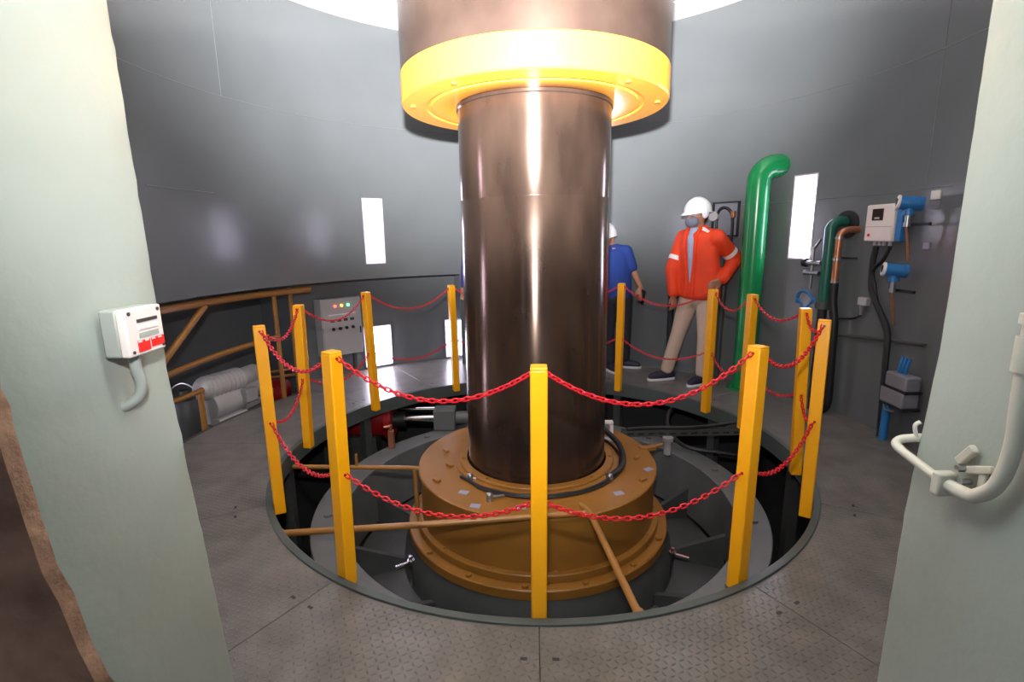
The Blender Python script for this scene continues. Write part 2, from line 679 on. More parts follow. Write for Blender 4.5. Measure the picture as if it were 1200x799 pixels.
NL = ['slit wall lamp glowing on the back wall left of the brown shaft',
      'slit wall lamp glowing on the right wall beside the green pipe',
      'slit wall lamp on the back wall hidden behind the brown shaft',
      'slit wall lamp on the near right wall behind the right door jamb',
      'slit wall lamp on the left wall behind the left door jamb']
for (a, z0, z1), lb in zip(NICHES, NL):
    niche_lamp(a, z0, z1, lb)


def low_lamp(a, R, half, label):
    t = wthing('floor_level_lamp', label, 'wall lamp', a, 0.25, 'floor level lamps in the recess', R)
    w = 2 * R * math.sin(D2R(half))
    m = MB()
    m.box((0, 0.0, 0), (w + 0.03, 0.02, 0.46))
    m.build('lamp_frame', M['lampframe'], t)
    MB().box((0, -0.015, 0), (w, 0.016, 0.42)).build('diffuser', M['lamp'], t, bevel=0.003)


low_lamp(-144.0, 2.84, 2.9, 'bright floor-level lamp panel beside the grey control cabinet')
low_lamp(-161.5, 2.84, 0.9, 'narrow floor-level lamp strip behind the post left of the shaft')
low_lamp(-84.0, 3.48, 2.2, 'floor-level lamp panel in the recess behind the left door jamb')

# ------------------------------------------------------------------ turbine shaft
sh = thing('turbine_shaft', 'thick brown steel turbine shaft with a yellow coupling flange rising through the pit', 'turbine shaft', (CX, CY, -0.1))


def lathe_part(name, prof, material, parent, n=128, smooth=35, bevel=0.0, zoff=None):
    zo = parent.location.z if zoff is None else zoff
    m = MB()
    m.lathe([(r, z - zo) for r, z in prof], n=n, c=(0, 0))
    return m.build(name, material, parent, smooth=smooth, bevel=bevel)


lathe_part('shaft_body', [(0.44, -0.2), (0.472, -0.2), (0.472, 1.655), (0.4705, 1.658), (0.4705, 1.662), (0.472, 1.665), (0.472, 2.185), (0.480, 2.19), (0.480, 2.24)], M['steel'], sh)
lathe_part('coupling_flange', [(0.47, 2.215), (0.50, 2.203), (0.625, 2.203), (0.630, 2.212), (0.655, 2.212), (0.660, 2.203), (0.793, 2.203), (0.802, 2.212), (0.802, 2.366), (0.797, 2.371), (0.5, 2.371)], M['yellow'], sh)
lathe_part('upper_flange', [(0.60, 2.372), (0.797, 2.372), (0.797, 2.95), (0.792, 2.97), (0.792, 4.02), (0.5, 4.02)], M['steel2'], sh)
for a in (-36, 38, 78, -80):
    p = Vector((0.735 * math.sin(D2R(a)), -0.735 * math.cos(D2R(a)), 2.2 + 0.1))
    MB().cyl(p + Vector((0, 0, -0.004)), p + Vector((0, 0, 0.01)), 0.016, n=14).build('flange_plug', M['yellow'], sh)

# ------------------------------------------------------------------ guide bearing housing
hs = thing('bearing_housing', 'ochre painted round guide bearing housing at the foot of the shaft', 'bearing housing', (CX, CY, -0.62))
lathe_part('housing_body', [(0.56, -0.096), (0.806, -0.096), (0.806, -0.435), (0.70, -0.435)], M['ochre'], hs)
lathe_part('top_cover', [(0.50, -0.090), (0.813, -0.090), (0.820, -0.096), (0.820, -0.112), (0.80, -0.116)], M['ochre'], hs)
lathe_part('collar', [(0.485, -0.09), (0.485, -0.055), (0.530, -0.055), (0.536, -0.062), (0.536, -0.09)], M['ochre'], hs)
lathe_part('collar_base', [(0.52, -0.088), (0.52, -0.076), (0.566, -0.076), (0.566, -0.088)], M['ochre'], hs)
lathe_part('clamp_ring', [(0.79, -0.44), (0.79, -0.425), (0.838, -0.425), (0.842, -0.43), (0.842, -0.47)], M['ochre'], hs)
lathe_part('base_flange', [(0.80, -0.475), (0.895, -0.475), (0.902, -0.482), (0.902, -0.535), (0.88, -0.54)], M['ochre'], hs)
for i in range(16):
    a = D2R(i * 22.5 - 7)
    p = Vector((0.872 * math.sin(a), -0.872 * math.cos(a), -0.475 + 0.62))
    MB().cyl(p, p + Vector((0, 0, 0.016)), 0.020, n=6).build('flange_bolt', M['ochre'], hs, smooth=0)
for i in range(14):
    a = D2R(i * 360 / 14 + 5)
    p = Vector((0.815 * math.sin(a), -0.815 * math.cos(a), -0.425 + 0.62))
    MB().cyl(p, p + Vector((0, 0, 0.008)), 0.010, n=6).build('ring_screw', M['ochre'], hs, smooth=0)
for a, r in ((-78, 0.61), (-62, 0.74), (86, 0.70), (60, 0.76), (-100, 0.66)):
    p = Vector((r * math.sin(D2R(a)), -r * math.cos(D2R(a)), -0.09 + 0.62))
    MB().box(p + Vector((0, 0, 0.008)), (0.055, 0.026, 0.018), rz=D2R(a * 0.6)).build('cover_clip', M['ochre'], hs, bevel=0.004)
for a, r in ((-43, 0.686), (41, 0.717), (73, 0.768), (-10, 0.70), (-30, 0.77)):
    p = Vector((r * math.sin(D2R(a)), -r * math.cos(D2R(a)), -0.0885 + 0.62))
    MB().box(p, (0.06, 0.045, 0.002), rz=D2R(a * 0.5)).build('sticker', M['sticker'], hs)
for a in range(40, 360, 40):
    p = Vector((0.512 * math.sin(D2R(a)), -0.512 * math.cos(D2R(a)), -0.055 + 0.62))
    MB().cyl(p, p + Vector((0, 0, 0.012)), 0.011, n=6).build('collar_bolt', M['ochre'], hs, smooth=0)
# triangular lug at the right-hand back
m = MB()
p = pos(0.80, 100, 0) - Vector((CX, CY, 0))
m.box((p.x + 0.03, p.y, 0.525), (0.12, 0.05, 0.03), rz=D2R(10))
m.cyl((p.x + 0.06, p.y, 0.53), (p.x + 0.15, p.y + 0.01, 0.55), 0.012)
m.build('lifting_lug', M['ochre'], hs, bevel=0.004)

# sensor harness lying on the housing round the shaft
hn = thing('sensor_harness', 'black cable ring with silver sensors round the shaft collar', 'cable', (CX, CY, -0.09))


def hp(r, a, z):
    return Vector((r * math.sin(D2R(a)), -r * math.cos(D2R(a)), z))


m = MB()
m.tube([hp(0.585 + 0.006 * math.sin(a * 0.3), a, 0.014) for a in range(-58, 131, 9)], 0.011, n=8, sub=3)
m.tube([hp(0.60, a, 0.010) for a in range(-40, 100, 10)], 0.006, n=6, sub=2)
m.build('cable', M['black'], hn)
m = MB()
m.tube([hp(0.575, 50, 0.02), hp(0.60, 66, 0.03), hp(0.60, 84, 0.04), hp(0.60, 100, 0.06), hp(0.57, 115, 0.11), hp(0.60, 122, 0.09)], 0.020, n=10)
m.build('thick_cable', M['black'], hn)
for a, r in ((-51.5, 0.56), (-26.8, 0.675), (49.8, 0.585)):
    q = hp(r, a, 0)
    m = MB()
    m.cyl(q, q + Vector((0, 0, 0.022)), 0.022, n=14)
    m.ell(q + Vector((0, 0, 0.034)), (0.021, 0.021, 0.018))
    m.cyl(q + Vector((0, 0, 0.02)), hp(r - 0.06, a + 6, 0.016), 0.008, n=8)
    m.build('sensor', M['zinc'], hn)
q = hp(0.60, 117, 0)
m = MB()
m.box(q + Vector((-0.02, 0, 0.09)), (0.018, 0.05, 0.12))
m.box(q + Vector((0.045, 0, 0.085)), (0.025, 0.05, 0.10))
m.box(q + Vector((0.012, 0, 0.15)), (0.09, 0.05, 0.018))
m.box(q + Vector((0.012, 0, 0.012)), (0.09, 0.05, 0.024))
m.build('sensor_bracket', M['white'], hn, bevel=0.004)

# ------------------------------------------------------------------ head cover and operating ring
hc = thing('head_cover', 'dark grey turbine head cover under the ochre housing', 'machine cover', (CX, CY, -1.35))
lathe_part('cover_cone', [(0.70, -0.54), (0.885, -0.545), (0.93, -0.62), (0.95, -0.76), (1.29, -0.80), (1.29, -1.34)], M['dark'], hc)
for i, a in enumerate((-44, -15, 16, 47, 78, 108, 140, 172, -75, -106, -138)):
    m = MB()
    o, tn = hp(1, a, 0), hp(1, a + 90, 0)
    q = [(0.94, -0.70), (1.285, -0.55), (1.285, -0.80), (0.94, -0.80)]
    vs = []
    for sgn in (-1, 1):
        for r, z in q:
            vs.append(o * r + tn * sgn * 0.018 + Vector((0, 0, z + 1.35)))
    m.add(vs, [(0, 1, 2, 3), (7, 6, 5, 4), (0, 4, 5, 1), (1, 5, 6, 2), (2, 6, 7, 3), (3, 7, 4, 0)])
    m.build('stiffener', M['dark'], hc)
for a in (-57, 60, 128, -128):
    q = hp(0.965, a, -0.60 + 1.35)
    m = MB()
    m.cyl(q + Vector((0, 0, -0.1)), q + Vector((0, 0, 0.10)), 0.012, n=10)
    m.cyl(q + Vector((0, 0, 0.06)), q + hp(0.10, a, 0.06), 0.010, n=10)
    m.cyl(q + Vector((0, 0, 0.05)), q + Vector((0, 0, 0.075)), 0.024, n=6)
    m.build('jack_bolt', M['chrome'], hc)

rg = thing('operating_ring', 'wide grey flat operating ring circling the head cover', 'machine ring', (CX, CY, -1.0))
lathe_part('ring_body', [(1.318, -0.80), (1.318, -0.355), (1.323, -0.35), (1.512, -0.35), (1.517, -0.355), (1.517, -0.62), (1.35, -0.64)], M['greyring'], rg)
for i in range(12):
    q = hp(1.42, i * 30 + 12, -0.35 + 1.0)
    MB().cyl(q, q + Vector((0, 0, 0.014)), 0.028, n=16).build('pin_cover', M['greyring'], rg)

# servomotor under the far-left floor edge
sv = thing('servomotor', 'red hydraulic servomotor with polished rod under the far floor edge', 'servomotor', (-1.45, 4.69, -0.26))
m = MB()
m.cyl((-0.40, 0.0, 0), (0.30, 0, 0), 0.155, n=32)
m.cyl((0.24, 0, 0), (0.31, 0, 0), 0.185, n=32)
m.build('cylinder_body', M['darkred'], sv, bevel=0.006)
m = MB()
m.cyl((0.31, 0, 0), (0.42, 0, 0), 0.075, n=20)
m.build('gland', M['black'], sv)
MB().cyl((0.40, 0, 0), (0.72, 0, 0), 0.042, n=20).build('piston_rod', M['chrome'], sv)
m = MB()
m.cyl((0.36, 0.02, 0.10), (0.70, 0.02, 0.10), 0.012, n=10)
m.build('guide_rod', M['chrome'], sv)
m = MB()
m.box((0.80, 0, 0.01), (0.20, 0.18, 0.19))
m.cyl((0.90, 0, 0.01), (1.06, 0, 0.01), 0.06, n=16)
m.build('crosshead', M['greyring'], sv, bevel=0.006)
m = MB()
m.box((-0.1, 0, -0.30), (0.5, 0.2, 0.32))
m.build('bracket', M['dark'], sv)
m = MB()
m.box((-1.06, 4.22, -0.27), (0.05, 0.05, 0.16))
m.cyl((-1.06, 4.22, -0.19), (-1.06, 4.22, -0.14), 0.014)
m.cyl((-1.06, 4.22, -0.155), (-1.12, 4.20, -0.155), 0.012)
tag(m.build('grease_valve', M['copper'], bevel=0.004), 'small brass grease valve on the grey ring below the servomotor', 'valve')

# ochre pipes near floor level
m = MB()
m.tube([(-1.235, 2.44, -0.065), (-0.56, 2.505, -0.068), (0.40, 2.60, -0.064)], 0.0175, n=12, sub=1)
m.tube([(0.375, 2.66, -0.045), (0.41, 2.60, -0.052), (0.495, 1.79, -0.060)], 0.0175, n=12, sub=1)
m.cyl((-1.26, 2.437, -0.066), (-1.215, 2.442, -0.066), 0.026, n=14)
m.cyl((0.492, 1.82, -0.060), (0.499, 1.775, -0.060), 0.026, n=14)
tag(m.build('ochre_brace_pipe', M['ochrepipe']), 'long ochre brace pipe crossing in front of the bearing housing', 'pipe')
m = MB()
m.tube([(-1.50, 3.27, -0.075), (-0.70, 3.225, -0.075), (-0.672, 3.222, -0.082), (-0.665, 3.22, -0.11), (-0.662, 3.22, -0.42)], 0.015, n=12, sub=2)
m.cyl((-1.06, 3.245, -0.075), (-1.06, 3.245, 0.02), 0.010, n=10)
tag(m.build('ochre_drain_pipe', M['ochrepipe']), 'thin ochre pipe bending down at the left side of the housing', 'pipe')

# perforated tray from the shaft to the right floor edge
ty = thing('cable_tray', 'dark perforated cable tray running from the shaft to the right floor edge', 'cable tray', (1.34, 3.86, -0.12))
m = MB()
m.box((0, 0, 0), (0.96, 0.06, 0.006))
m.box((0, -0.03, 0.02), (0.96, 0.005, 0.046))
m.box((0, 0.03, 0.02), (0.96, 0.005, 0.046))
m.build('tray_channel', M['dark'], ty)
for i in range(11):
    MB().box((-0.42 + i * 0.084, -0.0335, 0.02), (0.05, 0.002, 0.014)).build('tray_slot', M['black'], ty)
m = MB()
m.tube([(-0.44, 0, 0.05), (-0.2, 0.01, 0.055), (0.1, -0.01, 0.06), (0.35, 0.015, 0.075), (0.44, 0.01, 0.09), (0.46, 0.0, 0.07)], 0.014, n=8)
m.build('tray_cable', M['black'], ty)
m = MB()
m.cyl((-0.13, -0.06, -0.14), (-0.13, -0.06, -0.02), 0.028, n=14)
m.cyl((-0.13, -0.06, -0.03), (-0.13, -0.06, 0.0), 0.042, n=14)
m.build('tray_foot', M['greybox'], ty)
m = MB()
m.tube([(1.55, 4.55, -0.10), (1.42, 4.45, -0.14), (1.36, 4.25, -0.24), (1.45, 4.05, -0.31), (1.75, 3.95, -0.33), (2.0, 3.9, -0.36)], 0.018, n=8)
tag(m.build('black_hose', M['black']), 'black hose curving under the far right floor edge', 'hose')

# ------------------------------------------------------------------ barrier posts and chains
# name: (bottom angle, bottom R, top angle, top R)
POSTS = {
    'A': (-2.4, 1.655, -2.3, 1.690), 'B': (-32.7, 1.655, -32.2, 1.650), 'C': (28.2, 1.655, 30.0, 1.632),
    'D': (-61.9, 1.655, -63.6, 1.657), 'E': (57.2, 1.655, 60.3, 1.652), 'F': (-94.6, 1.656, -94.3, 1.628),
    'G': (75.9, 1.655, 75.4, 1.620), 'H': (-124.4, 1.657, -123.8, 1.664), 'I': (102.8, 1.655, 101.6, 1.630),
    'J': (-154.4, 1.655, -153.2, 1.60), 'K': (117.2, 1.657, 116.3, 1.632), 'L': (148.5, 1.657, 147.8, 1.625),
    'M': (178.0, 1.655, 178.0, 1.650)}
PL = {
    'A': 'yellow square barrier post standing alone at the front centre before the shaft',
    'B': 'large yellow barrier post in front, third from the left',
    'C': 'large yellow barrier post in front right, rusty speck on its face',
    'D': 'leftmost yellow barrier post in the ring',
    'E': 'rightmost yellow barrier post in the ring',
    'F': 'yellow barrier post second from the left, behind the leftmost post',
    'G': 'yellow barrier post second from the right, just behind the rightmost',
    'H': 'far yellow barrier post in front of the grey control cabinet',
    'I': 'yellow barrier post in front of the green pipe, mostly behind a larger post',
    'J': 'far thin-looking yellow barrier post just left of the shaft',
    'K': 'yellow barrier post in front of the man in the orange jacket',
    'L': 'far yellow barrier post in front of the man in the blue shirt',
    'M': 'yellow barrier post hidden behind the brown shaft'}
PT = {}
for k, (ab, rb, at, rtp) in POSTS.items():
    b, t_ = pos(rb, ab, -0.045), pos(rtp, at, 1.0)
    PT[k] = (b, t_)
    d = (t_ - b)
    L = d.length
    zax = d.normalized()
    o = pos(1, ab, 0) - Vector((CX, CY, 0))
    yax = (o - zax * o.dot(zax)).normalized()
    xax = yax.cross(zax)
    e = thing('barrier_post', PL[k], 'post', b, 0, 'yellow posts round the shaft')
    e.rotation_euler = Matrix((xax, yax, zax)).transposed().to_euler()
    m = MB().box((0, 0, L / 2 - 0.004), (0.060, 0.060, L - 0.008))
    m.build('post_tube', M['post'], e, bevel=0.006, segs=3)
    MB().box((0, 0, L - 0.005), (0.058, 0.058, 0.01)).build('post_cap', M['post'], e, bevel=0.004)
    for zz in (0.972, 0.475):
        for sx in (-1, 1):
            MB().cyl((sx * 0.029, 0, zz + 0.045), (sx * 0.0325, 0, zz + 0.045), 0.0065, n=12).build('chain_hole', M['darkred'], e)


def ring_mesh(L=0.036, W=0.022, r=0.0034, nmaj=14, nmin=6):
    m = MB()
    pts = []
    hl = (L - W) / 2
    R = W / 2 - r
    for i in range(nmaj):
        t = 2 * math.pi * i / nmaj
        x, y = R * math.cos(t), R * math.sin(t)
        pts.append(Vector((x + (hl if x >= 0 else -hl), y, 0)))
    m.tube(pts, r, n=nmin, sub=1, closed=True)
    return m


LINK = ring_mesh().mesh('link', M['red'], smooth=60)
FAR_LINK = ring_mesh(nmaj=8, nmin=4)
PITCH_L = 0.0245


def chain_frames(p, q, sag):
    n = 60
    P = [p.lerp(q, i / n) - Vector((0, 0, 4 * sag * (i / n) * (1 - i / n))) for i in range(n + 1)]
    S_ = [0]
    for i in range(n):
        S_.append(S_[-1] + (P[i + 1] - P[i]).length)
    k = max(4, int(round(S_[-1] / PITCH_L)))
    out = []
    for c in range(k):
        s = (c + 0.5) / k * S_[-1]
        i = max(j for j in range(n) if S_[j] <= s)
        f = (s - S_[i]) / (S_[i + 1] - S_[i])
        x = (P[i + 1] - P[i]).normalized()
        sd = x.cross(Vector((0, 0, 1))).normalized()
        u = sd.cross(x)
        th = D2R(45 if c % 2 else -45) + random.uniform(-0.12, 0.12)
        y = math.cos(th) * sd + math.sin(th) * u
        z = x.cross(y)
        R = Matrix((x, y, z)).transposed()
        out.append((P[i].lerp(P[i + 1], f), R))
    return out


SHORT = {'A': 'front centre post', 'B': 'front left post', 'C': 'front right post', 'D': 'leftmost post', 'E': 'rightmost post', 'F': 'post second from left',
         'G': 'post second from right', 'H': 'cabinet-side post', 'I': 'green-pipe post', 'J': 'post left of shaft', 'K': 'orange-jacket post', 'L': 'blue-shirt post', 'M': 'post behind shaft'}
SPANS = [('B', 'A', .140, .115, 1), ('A', 'C', .162, .125, 1), ('C', 'E', .13, .115, 1), ('D', 'B', .13, .12, 1), ('E', 'G', .07, .07, 0), ('G', 'I', .10, .10, 0),
         ('I', 'K', .12, .12, 0), ('K', 'L', .145, .12, 0), ('L', 'M', .14, .12, 0), ('M', 'J', .14, .12, 0), ('J', 'H', .155, .12, 0), ('H', 'F', .146, .13, 0), ('F', 'D', .125, .11, 0)]
for a, b, s1, s2, near in SPANS:
    for lvl, zz, sg in (('upper', 0.975, s1), ('lower', 0.475, s2)):
        f = (zz + 0.045) / 1.045
        p, q = PT[a][0].lerp(PT[a][1], f), PT[b][0].lerp(PT[b][1], f)
        d = (q - p).normalized() * 0.026
        p, q = p + d, q - d
        mid = (p + q) / 2
        e = thing('barrier_chain', '%s red chain between %s and %s' % (lvl, SHORT[a], SHORT[b]), 'chain', mid, 0, 'red chains between the posts')
        fr = chain_frames(p, q, sg)
        if near:
            for c, R in fr:
                o = bpy.data.objects.new('chain_link', LINK)
                COL.objects.link(o)
                o.parent = e
                o.location = c - mid
                o.rotation_euler = R.to_euler()
        else:
            m = MB()
            for c, R in fr:
                m.add([R @ Vector(v) + (c - mid) for v in FAR_LINK.v], FAR_LINK.f)
            tag(m.build('chain_links', M['red'], e, smooth=60), kind='stuff')

# ------------------------------------------------------------------ recess on the left: railing, motors, cabinet
rl = thing('pipe_railing', 'ochre pipe railing along the dark recess under the left wall', 'railing', pos(2.58, -108, -0.14))
RO = pos(2.58, -108, -0.14)


def rp(R, a, z):
    return pos(R, a, z) - RO


MB().tube([rp(2.57, a, 0.975) for a in range(-126, -60, 6)], 0.028, n=10, sub=2).build('top_rail', M['ochre'], rl)
MB().tube([rp(2.60, a, 0.515 + (-(a + 94) / 17 * 0.04)) for a in (-80, -86, -92, -98, -104, -111, -118.2)], 0.022, n=10, sub=2).build('middle_rail', M['ochre'], rl)
MB().cyl(rp(2.60, -91.0, 0.575), rp(2.57, -102, 0.95), 0.024).build('brace', M['ochre'], rl)
MB().cyl(rp(2.61, -118.2, -0.14), rp(2.61, -118.2, 0.96), 0.020).build('upright', M['ochre'], rl)
MB().cyl(rp(2.65, -122.5, -0.14), rp(2.65, -122.5, 1.0), 0.020).build('upright', M['ochre'], rl)
MB().cyl(rp(2.65, -100.4, -0.14), rp(2.65, -100.4, 0.29), 0.022).build('upright', M['ochre'], rl)
MB().cyl(rp(2.60, -80, -0.14), rp(2.60, -80, 0.96), 0.020).build('upright', M['ochre'], rl)
MB().cyl(rp(2.65, -94, 0.29), rp(2.65, -101, 0.29), 0.020).build('lower_rail', M['ochre'], rl)
MB().cyl(rp(2.70, -117, 0.19), rp(2.72, -126, 0.13), 0.014).build('lower_rail', M['ochre'], rl)
MB().cyl(rp(2.70, -117, 0.24), rp(2.72, -124, 0.205), 0.012).build('lower_rail', M['ochre'], rl)


def pump_motor(a, R, label, s=1.0, rz=0.0):
    p, r = wall_frame(a, -0.14, R)
    t = thing('pump_motor', label, 'motor', p, r + rz, 'grey motors in the recess')
    m = MB()
    m.box((0, 0, 0.03 * s), (0.30 * s, 0.22 * s, 0.06 * s))
    m.build('base', M['motor'], t, bevel=0.005)
    m = MB()
    m.cyl((-0.15 * s, 0, 0.17 * s), (0.15 * s, 0, 0.17 * s), 0.115 * s, n=28)
    m.cyl((0.15 * s, 0, 0.17 * s), (0.19 * s, 0, 0.17 * s), 0.095 * s, 0.07 * s, n=24)
    m.build('gear_case', M['motor'], t, bevel=0.006)
    m = MB()
    m.cyl((-0.19 * s, 0, 0.335 * s), (0.15 * s, 0, 0.335 * s), 0.10 * s, n=28)
    m.cyl((-0.23 * s, 0, 0.335 * s), (-0.19 * s, 0, 0.335 * s), 0.07 * s, 0.098 * s, n=24)
    m.cyl((0.15 * s, 0, 0.335 * s), (0.185 * s, 0, 0.335 * s), 0.106 * s, n=28)
    m.build('motor_body', M['motor'], t, bevel=0.006)
    for k in range(7):
        m = MB()
        x = (-0.16 + k * 0.045) * s
        m.cyl((x, 0, 0.335 * s), (x + 0.010 * s, 0, 0.335 * s), 0.108 * s, n=28)
        m.build('cooling_fin', M['motor'], t)
    m = MB()
    m.box((0.17 * s, -0.13 * s, 0.20 * s), (0.13 * s, 0.07 * s, 0.12 * s))
    m.build('terminal_box', M['greybox'], t, bevel=0.006)
    return t


pump_motor(-110.3, 2.93, 'grey geared pump motor with terminal box in the recess', 1.0)
pump_motor(-117.5, 3.12, 'smaller grey pump motor further back in the recess', 0.85, 0.3)
t = thing('oil_pot', 'dark grey green round oil pot at the left end of the recess', 'pot', pos(2.88, -102.0, -0.14))
m = MB()
m.lathe([(0.001, 0), (0.12, 0), (0.13, 0.02), (0.13, 0.27), (0.10, 0.33), (0.001, 0.34)], n=32, c=(0, 0))
m.build('pot_body', M['dark'], t)
MB().cyl((0, 0, 0.33), (0, 0, 0.40), 0.03).build('filler_neck', M['dark'], t)
MB().tube([(-0.09, 0, 0.28), (-0.10, 0, 0.40), (0, 0, 0.46), (0.10, 0, 0.40), (0.09, 0, 0.28)], 0.006, n=6).build('wire_handle', M['zinc'], t)
t = thing('red_drum', 'dull red drum with white hub on the recess floor behind the leftmost posts', 'drum', pos(2.86, -121.0, -0.14))
m = MB()
m.cyl((-0.07, 0, 0.12), (0.07, 0, 0.12), 0.12, n=28)
m.build('drum', M['darkred'], t, bevel=0.01)
m = MB()
m.ell((-0.02, -0.15, 0.17), (0.03, 0.03, 0.06))
m.build('hub', M['white'], t)
MB().box((0, 0, 0.012), (0.2, 0.2, 0.024)).build('stand', M['dark'], t)

# grey control cabinet on the recess wall
t = wthing('control_cabinet', 'light grey control cabinet with three indicator lights on the recess wall', 'cabinet', -134.5, 0.545, R=2.84)
m = MB()
m.box((0, -0.075, 0), (0.44, 0.15, 0.60))
m.build('cabinet_body', M['greybox'], t, bevel=0.006)
d = MB().box((0, -0.158, 0), (0.425, 0.014, 0.585)).build('cabinet_door', M['greybox'], t, bevel=0.004)
for i, k in enumerate(('ledr', 'ledo', 'ledg')):
    MB().cyl((-0.075 + i * 0.072, -0.164, 0.225), (-0.075 + i * 0.072, -0.180, 0.225), 0.013, n=14).build('indicator_light', M[k], d)
for i in range(4):
    x = -0.11 + i * 0.072
    MB().cyl((x, -0.164, -0.01), (x, -0.185, -0.01), 0.016, n=14).build('selector_knob', M['black'], d)
for i in range(4):
    MB().box((-0.11 + i * 0.072, -0.1655, 0.075), (0.045, 0.002, 0.028)).build('switch_label', M['slot'], d)
MB().box((0.0, -0.1655, 0.135), (0.30, 0.002, 0.010)).build('name_strip', M['white'], d)
MB().box((0.195, -0.168, -0.05), (0.014, 0.008, 0.07)).build('door_lock', M['black'], d)
m = MB()
for x in (-0.18, 0.18):
    m.box((x, -0.02, -0.42), (0.03, 0.03, 0.26))
m.build('stand_leg', M['dark'], t)

# ------------------------------------------------------------------ right wall: green pipe, instruments
t = thing('green_pipe', 'thick glossy green pipe elbowing out of the back right wall', 'pipe', pos(2.40, 122.5, 0))
O = pos(2.40, 122.5, 0)
tgt = pos(2.55, 120.0, 1.97) - O
r_in = (tgt - Vector((0, 0, tgt.z))).normalized()
m = MB()
pts = [Vector((0, 0, 0)), Vector((0, 0, 0.6)), Vector((0, 0, 1.2)), Vector((0, 0, 1.72))]
for k in range(1, 8):
    th = math.pi / 2 * k / 7
    pts.append(Vector((0, 0, 1.865)) + r_in * 0.13 * (1 - math.cos(th)) + Vector((0, 0, 0.14 * math.sin(th))))
pts.append(pts[-1] + r_in * 0.12)
m.tube(pts, 0.098, n=28, sub=2)
m.build('pipe_run', M['green'], t, smooth=60)
MB().lathe([(0.099, 0.0), (0.15, 0.0), (0.15, 0.02), (0.099, 0.02)], n=28, c=(0, 0)).build('foot_flange', M['green'], t)

# gauge panel and hoses behind the man in orange
t = wthing('gauge_panel', 'dark steel gauge panel with a black hose loop behind the man in orange', 'panel', 130.8, 1.57, R=2.50)
m = MB()
for sx in (-1, 1):
    m.box((sx * 0.125, 0, 0), (0.014, 0.03, 0.32))
for sz in (-1, 1):
    m.box((0, 0, sz * 0.155), (0.264, 0.03, 0.014))
m.build('panel_frame', M['black'], t)
MB().box((0, 0.012, 0), (0.25, 0.006, 0.31)).build('back_plate', M['greyplastic'], t)
MB().tube([(-0.06, -0.03, -0.20), (-0.065, -0.04, 0.02), (-0.02, -0.05, 0.10), (0.05, -0.05, 0.09), (0.09, -0.04, 0.0), (0.085, -0.03, -0.30)], 0.014, n=8).build('hose_loop', M['black'], t)
m = MB()
m.cyl((-0.09, -0.02, 0.03), (-0.09, -0.07, 0.03), 0.045, n=20)
m.build('dial_gauge', M['greybox'], t)
m = MB()
m.box((0.095, -0.04, 0.04), (0.03, 0.05, 0.06))
m.build('relay', M['copper'], t, bevel=0.004)
m = MB()
m.tube([pos(2.50, 138.4, 1.30), pos(2.42, 139.5, 1.34), pos(2.42, 141.3, 1.30), pos(2.42, 141.9, 1.15), pos(2.43, 141.9, 0.6), pos(2.43, 141.8, 0.0)], 0.032, n=10)
tag(m.build('drain_hose', M['black']), 'thick black drain hose hanging down behind the man in orange', 'hose')
m = MB()
m.tube([pos(2.46, 129.5, 1.40), pos(2.44, 129.3, 1.0), pos(2.44, 129.6, 0.6), pos(2.45, 129.8, 0.0)], 0.026, n=10)
tag(m.build('down_pipe', M['dark']), 'dark grey down pipe below the gauge panel', 'pipe')

# pipe opening with green and copper pipes
t = wthing('pipe_penetration', 'round dark wall opening with green and copper pipes bending down', 'pipes', 104.3, 1.50)
m = MB()
m.cyl((-0.03, 0.004, -0.01), (-0.03, -0.012, -0.01), 0.105, n=32)
m.build('opening', M['black'], t)
MB().tube([(-0.04, 0.02, 0.01), (-0.05, -0.06, 0.015), (-0.06, -0.115, -0.03), (-0.06, -0.12, -0.12), (-0.06, -0.12, -0.62)], 0.040, n=14).build('green_branch', M['tealpipe'], t)
MB().cyl((-0.06, -0.12, -0.60), (-0.06, -0.12, -0.66), 0.056, n=18).build('branch_flange', M['dark'], t)
MB().cyl((-0.06, -0.12, -0.66), (-0.06, -0.12, -1.49), 0.034, n=14).build('lower_branch', M['black'], t)
MB().tube([(0.08, 0.02, -0.05), (0.06, -0.07, -0.05), (0.035, -0.12, -0.08), (0.03, -0.125, -0.16), (0.03, -0.125, -0.45)], 0.026, n=14).build('copper_branch', M['copper'], t)
MB().tube([(0.03, -0.125, -0.45), (0.035, -0.125, -0.60), (0.06, -0.12, -0.75), (0.07, -0.115, -1.10), (0.07, -0.11, -1.40), (0.02, -0.11, -1.48)], 0.030, n=12).build('black_hose', M['black'], t)
m = MB()
for zz in (-0.10, -0.26, -0.43):
    m.cyl((0.03, -0.125, zz), (0.03, -0.125, zz - 0.018), 0.031, n=14)
m.build('pipe_clip', M['zinc'], t)
MB().box((0.04, -0.06, -0.26), (0.20, 0.014, 0.014)).build('clamp_bar', M['black'], t)
t = wthing('valve_manifold', 'small silver valve manifold left of the copper pipe', 'valve', 109.3, 1.16)
m = MB()
m.cyl((-0.03, -0.07, -0.18), (-0.03, -0.07, 0.16), 0.012)
m.cyl((-0.10, -0.07, 0.03), (0.05, -0.07, 0.03), 0.020)
m.cyl((-0.10, -0.07, -0.05), (0.04, -0.07, -0.05), 0.018)
m.cyl((0.02, 0.0, -0.05), (0.02, -0.08, -0.05), 0.015)
m.cyl((-0.03, -0.07, 0.14), (0.03, -0.07, 0.22), 0.010)
m.build('manifold_body', M['zinc'], t)
MB().cyl((-0.085, -0.07, 0.03), (-0.115, -0.07, 0.03), 0.034, n=14).build('valve_knob', M['black'], t)
m = MB()
m.tube([(0.06, -0.1, -0.28), (-0.02, -0.11, -0.20), (-0.10, -0.10, -0.22), (-0.12, -0.10, -0.30)], 0.012, n=8)
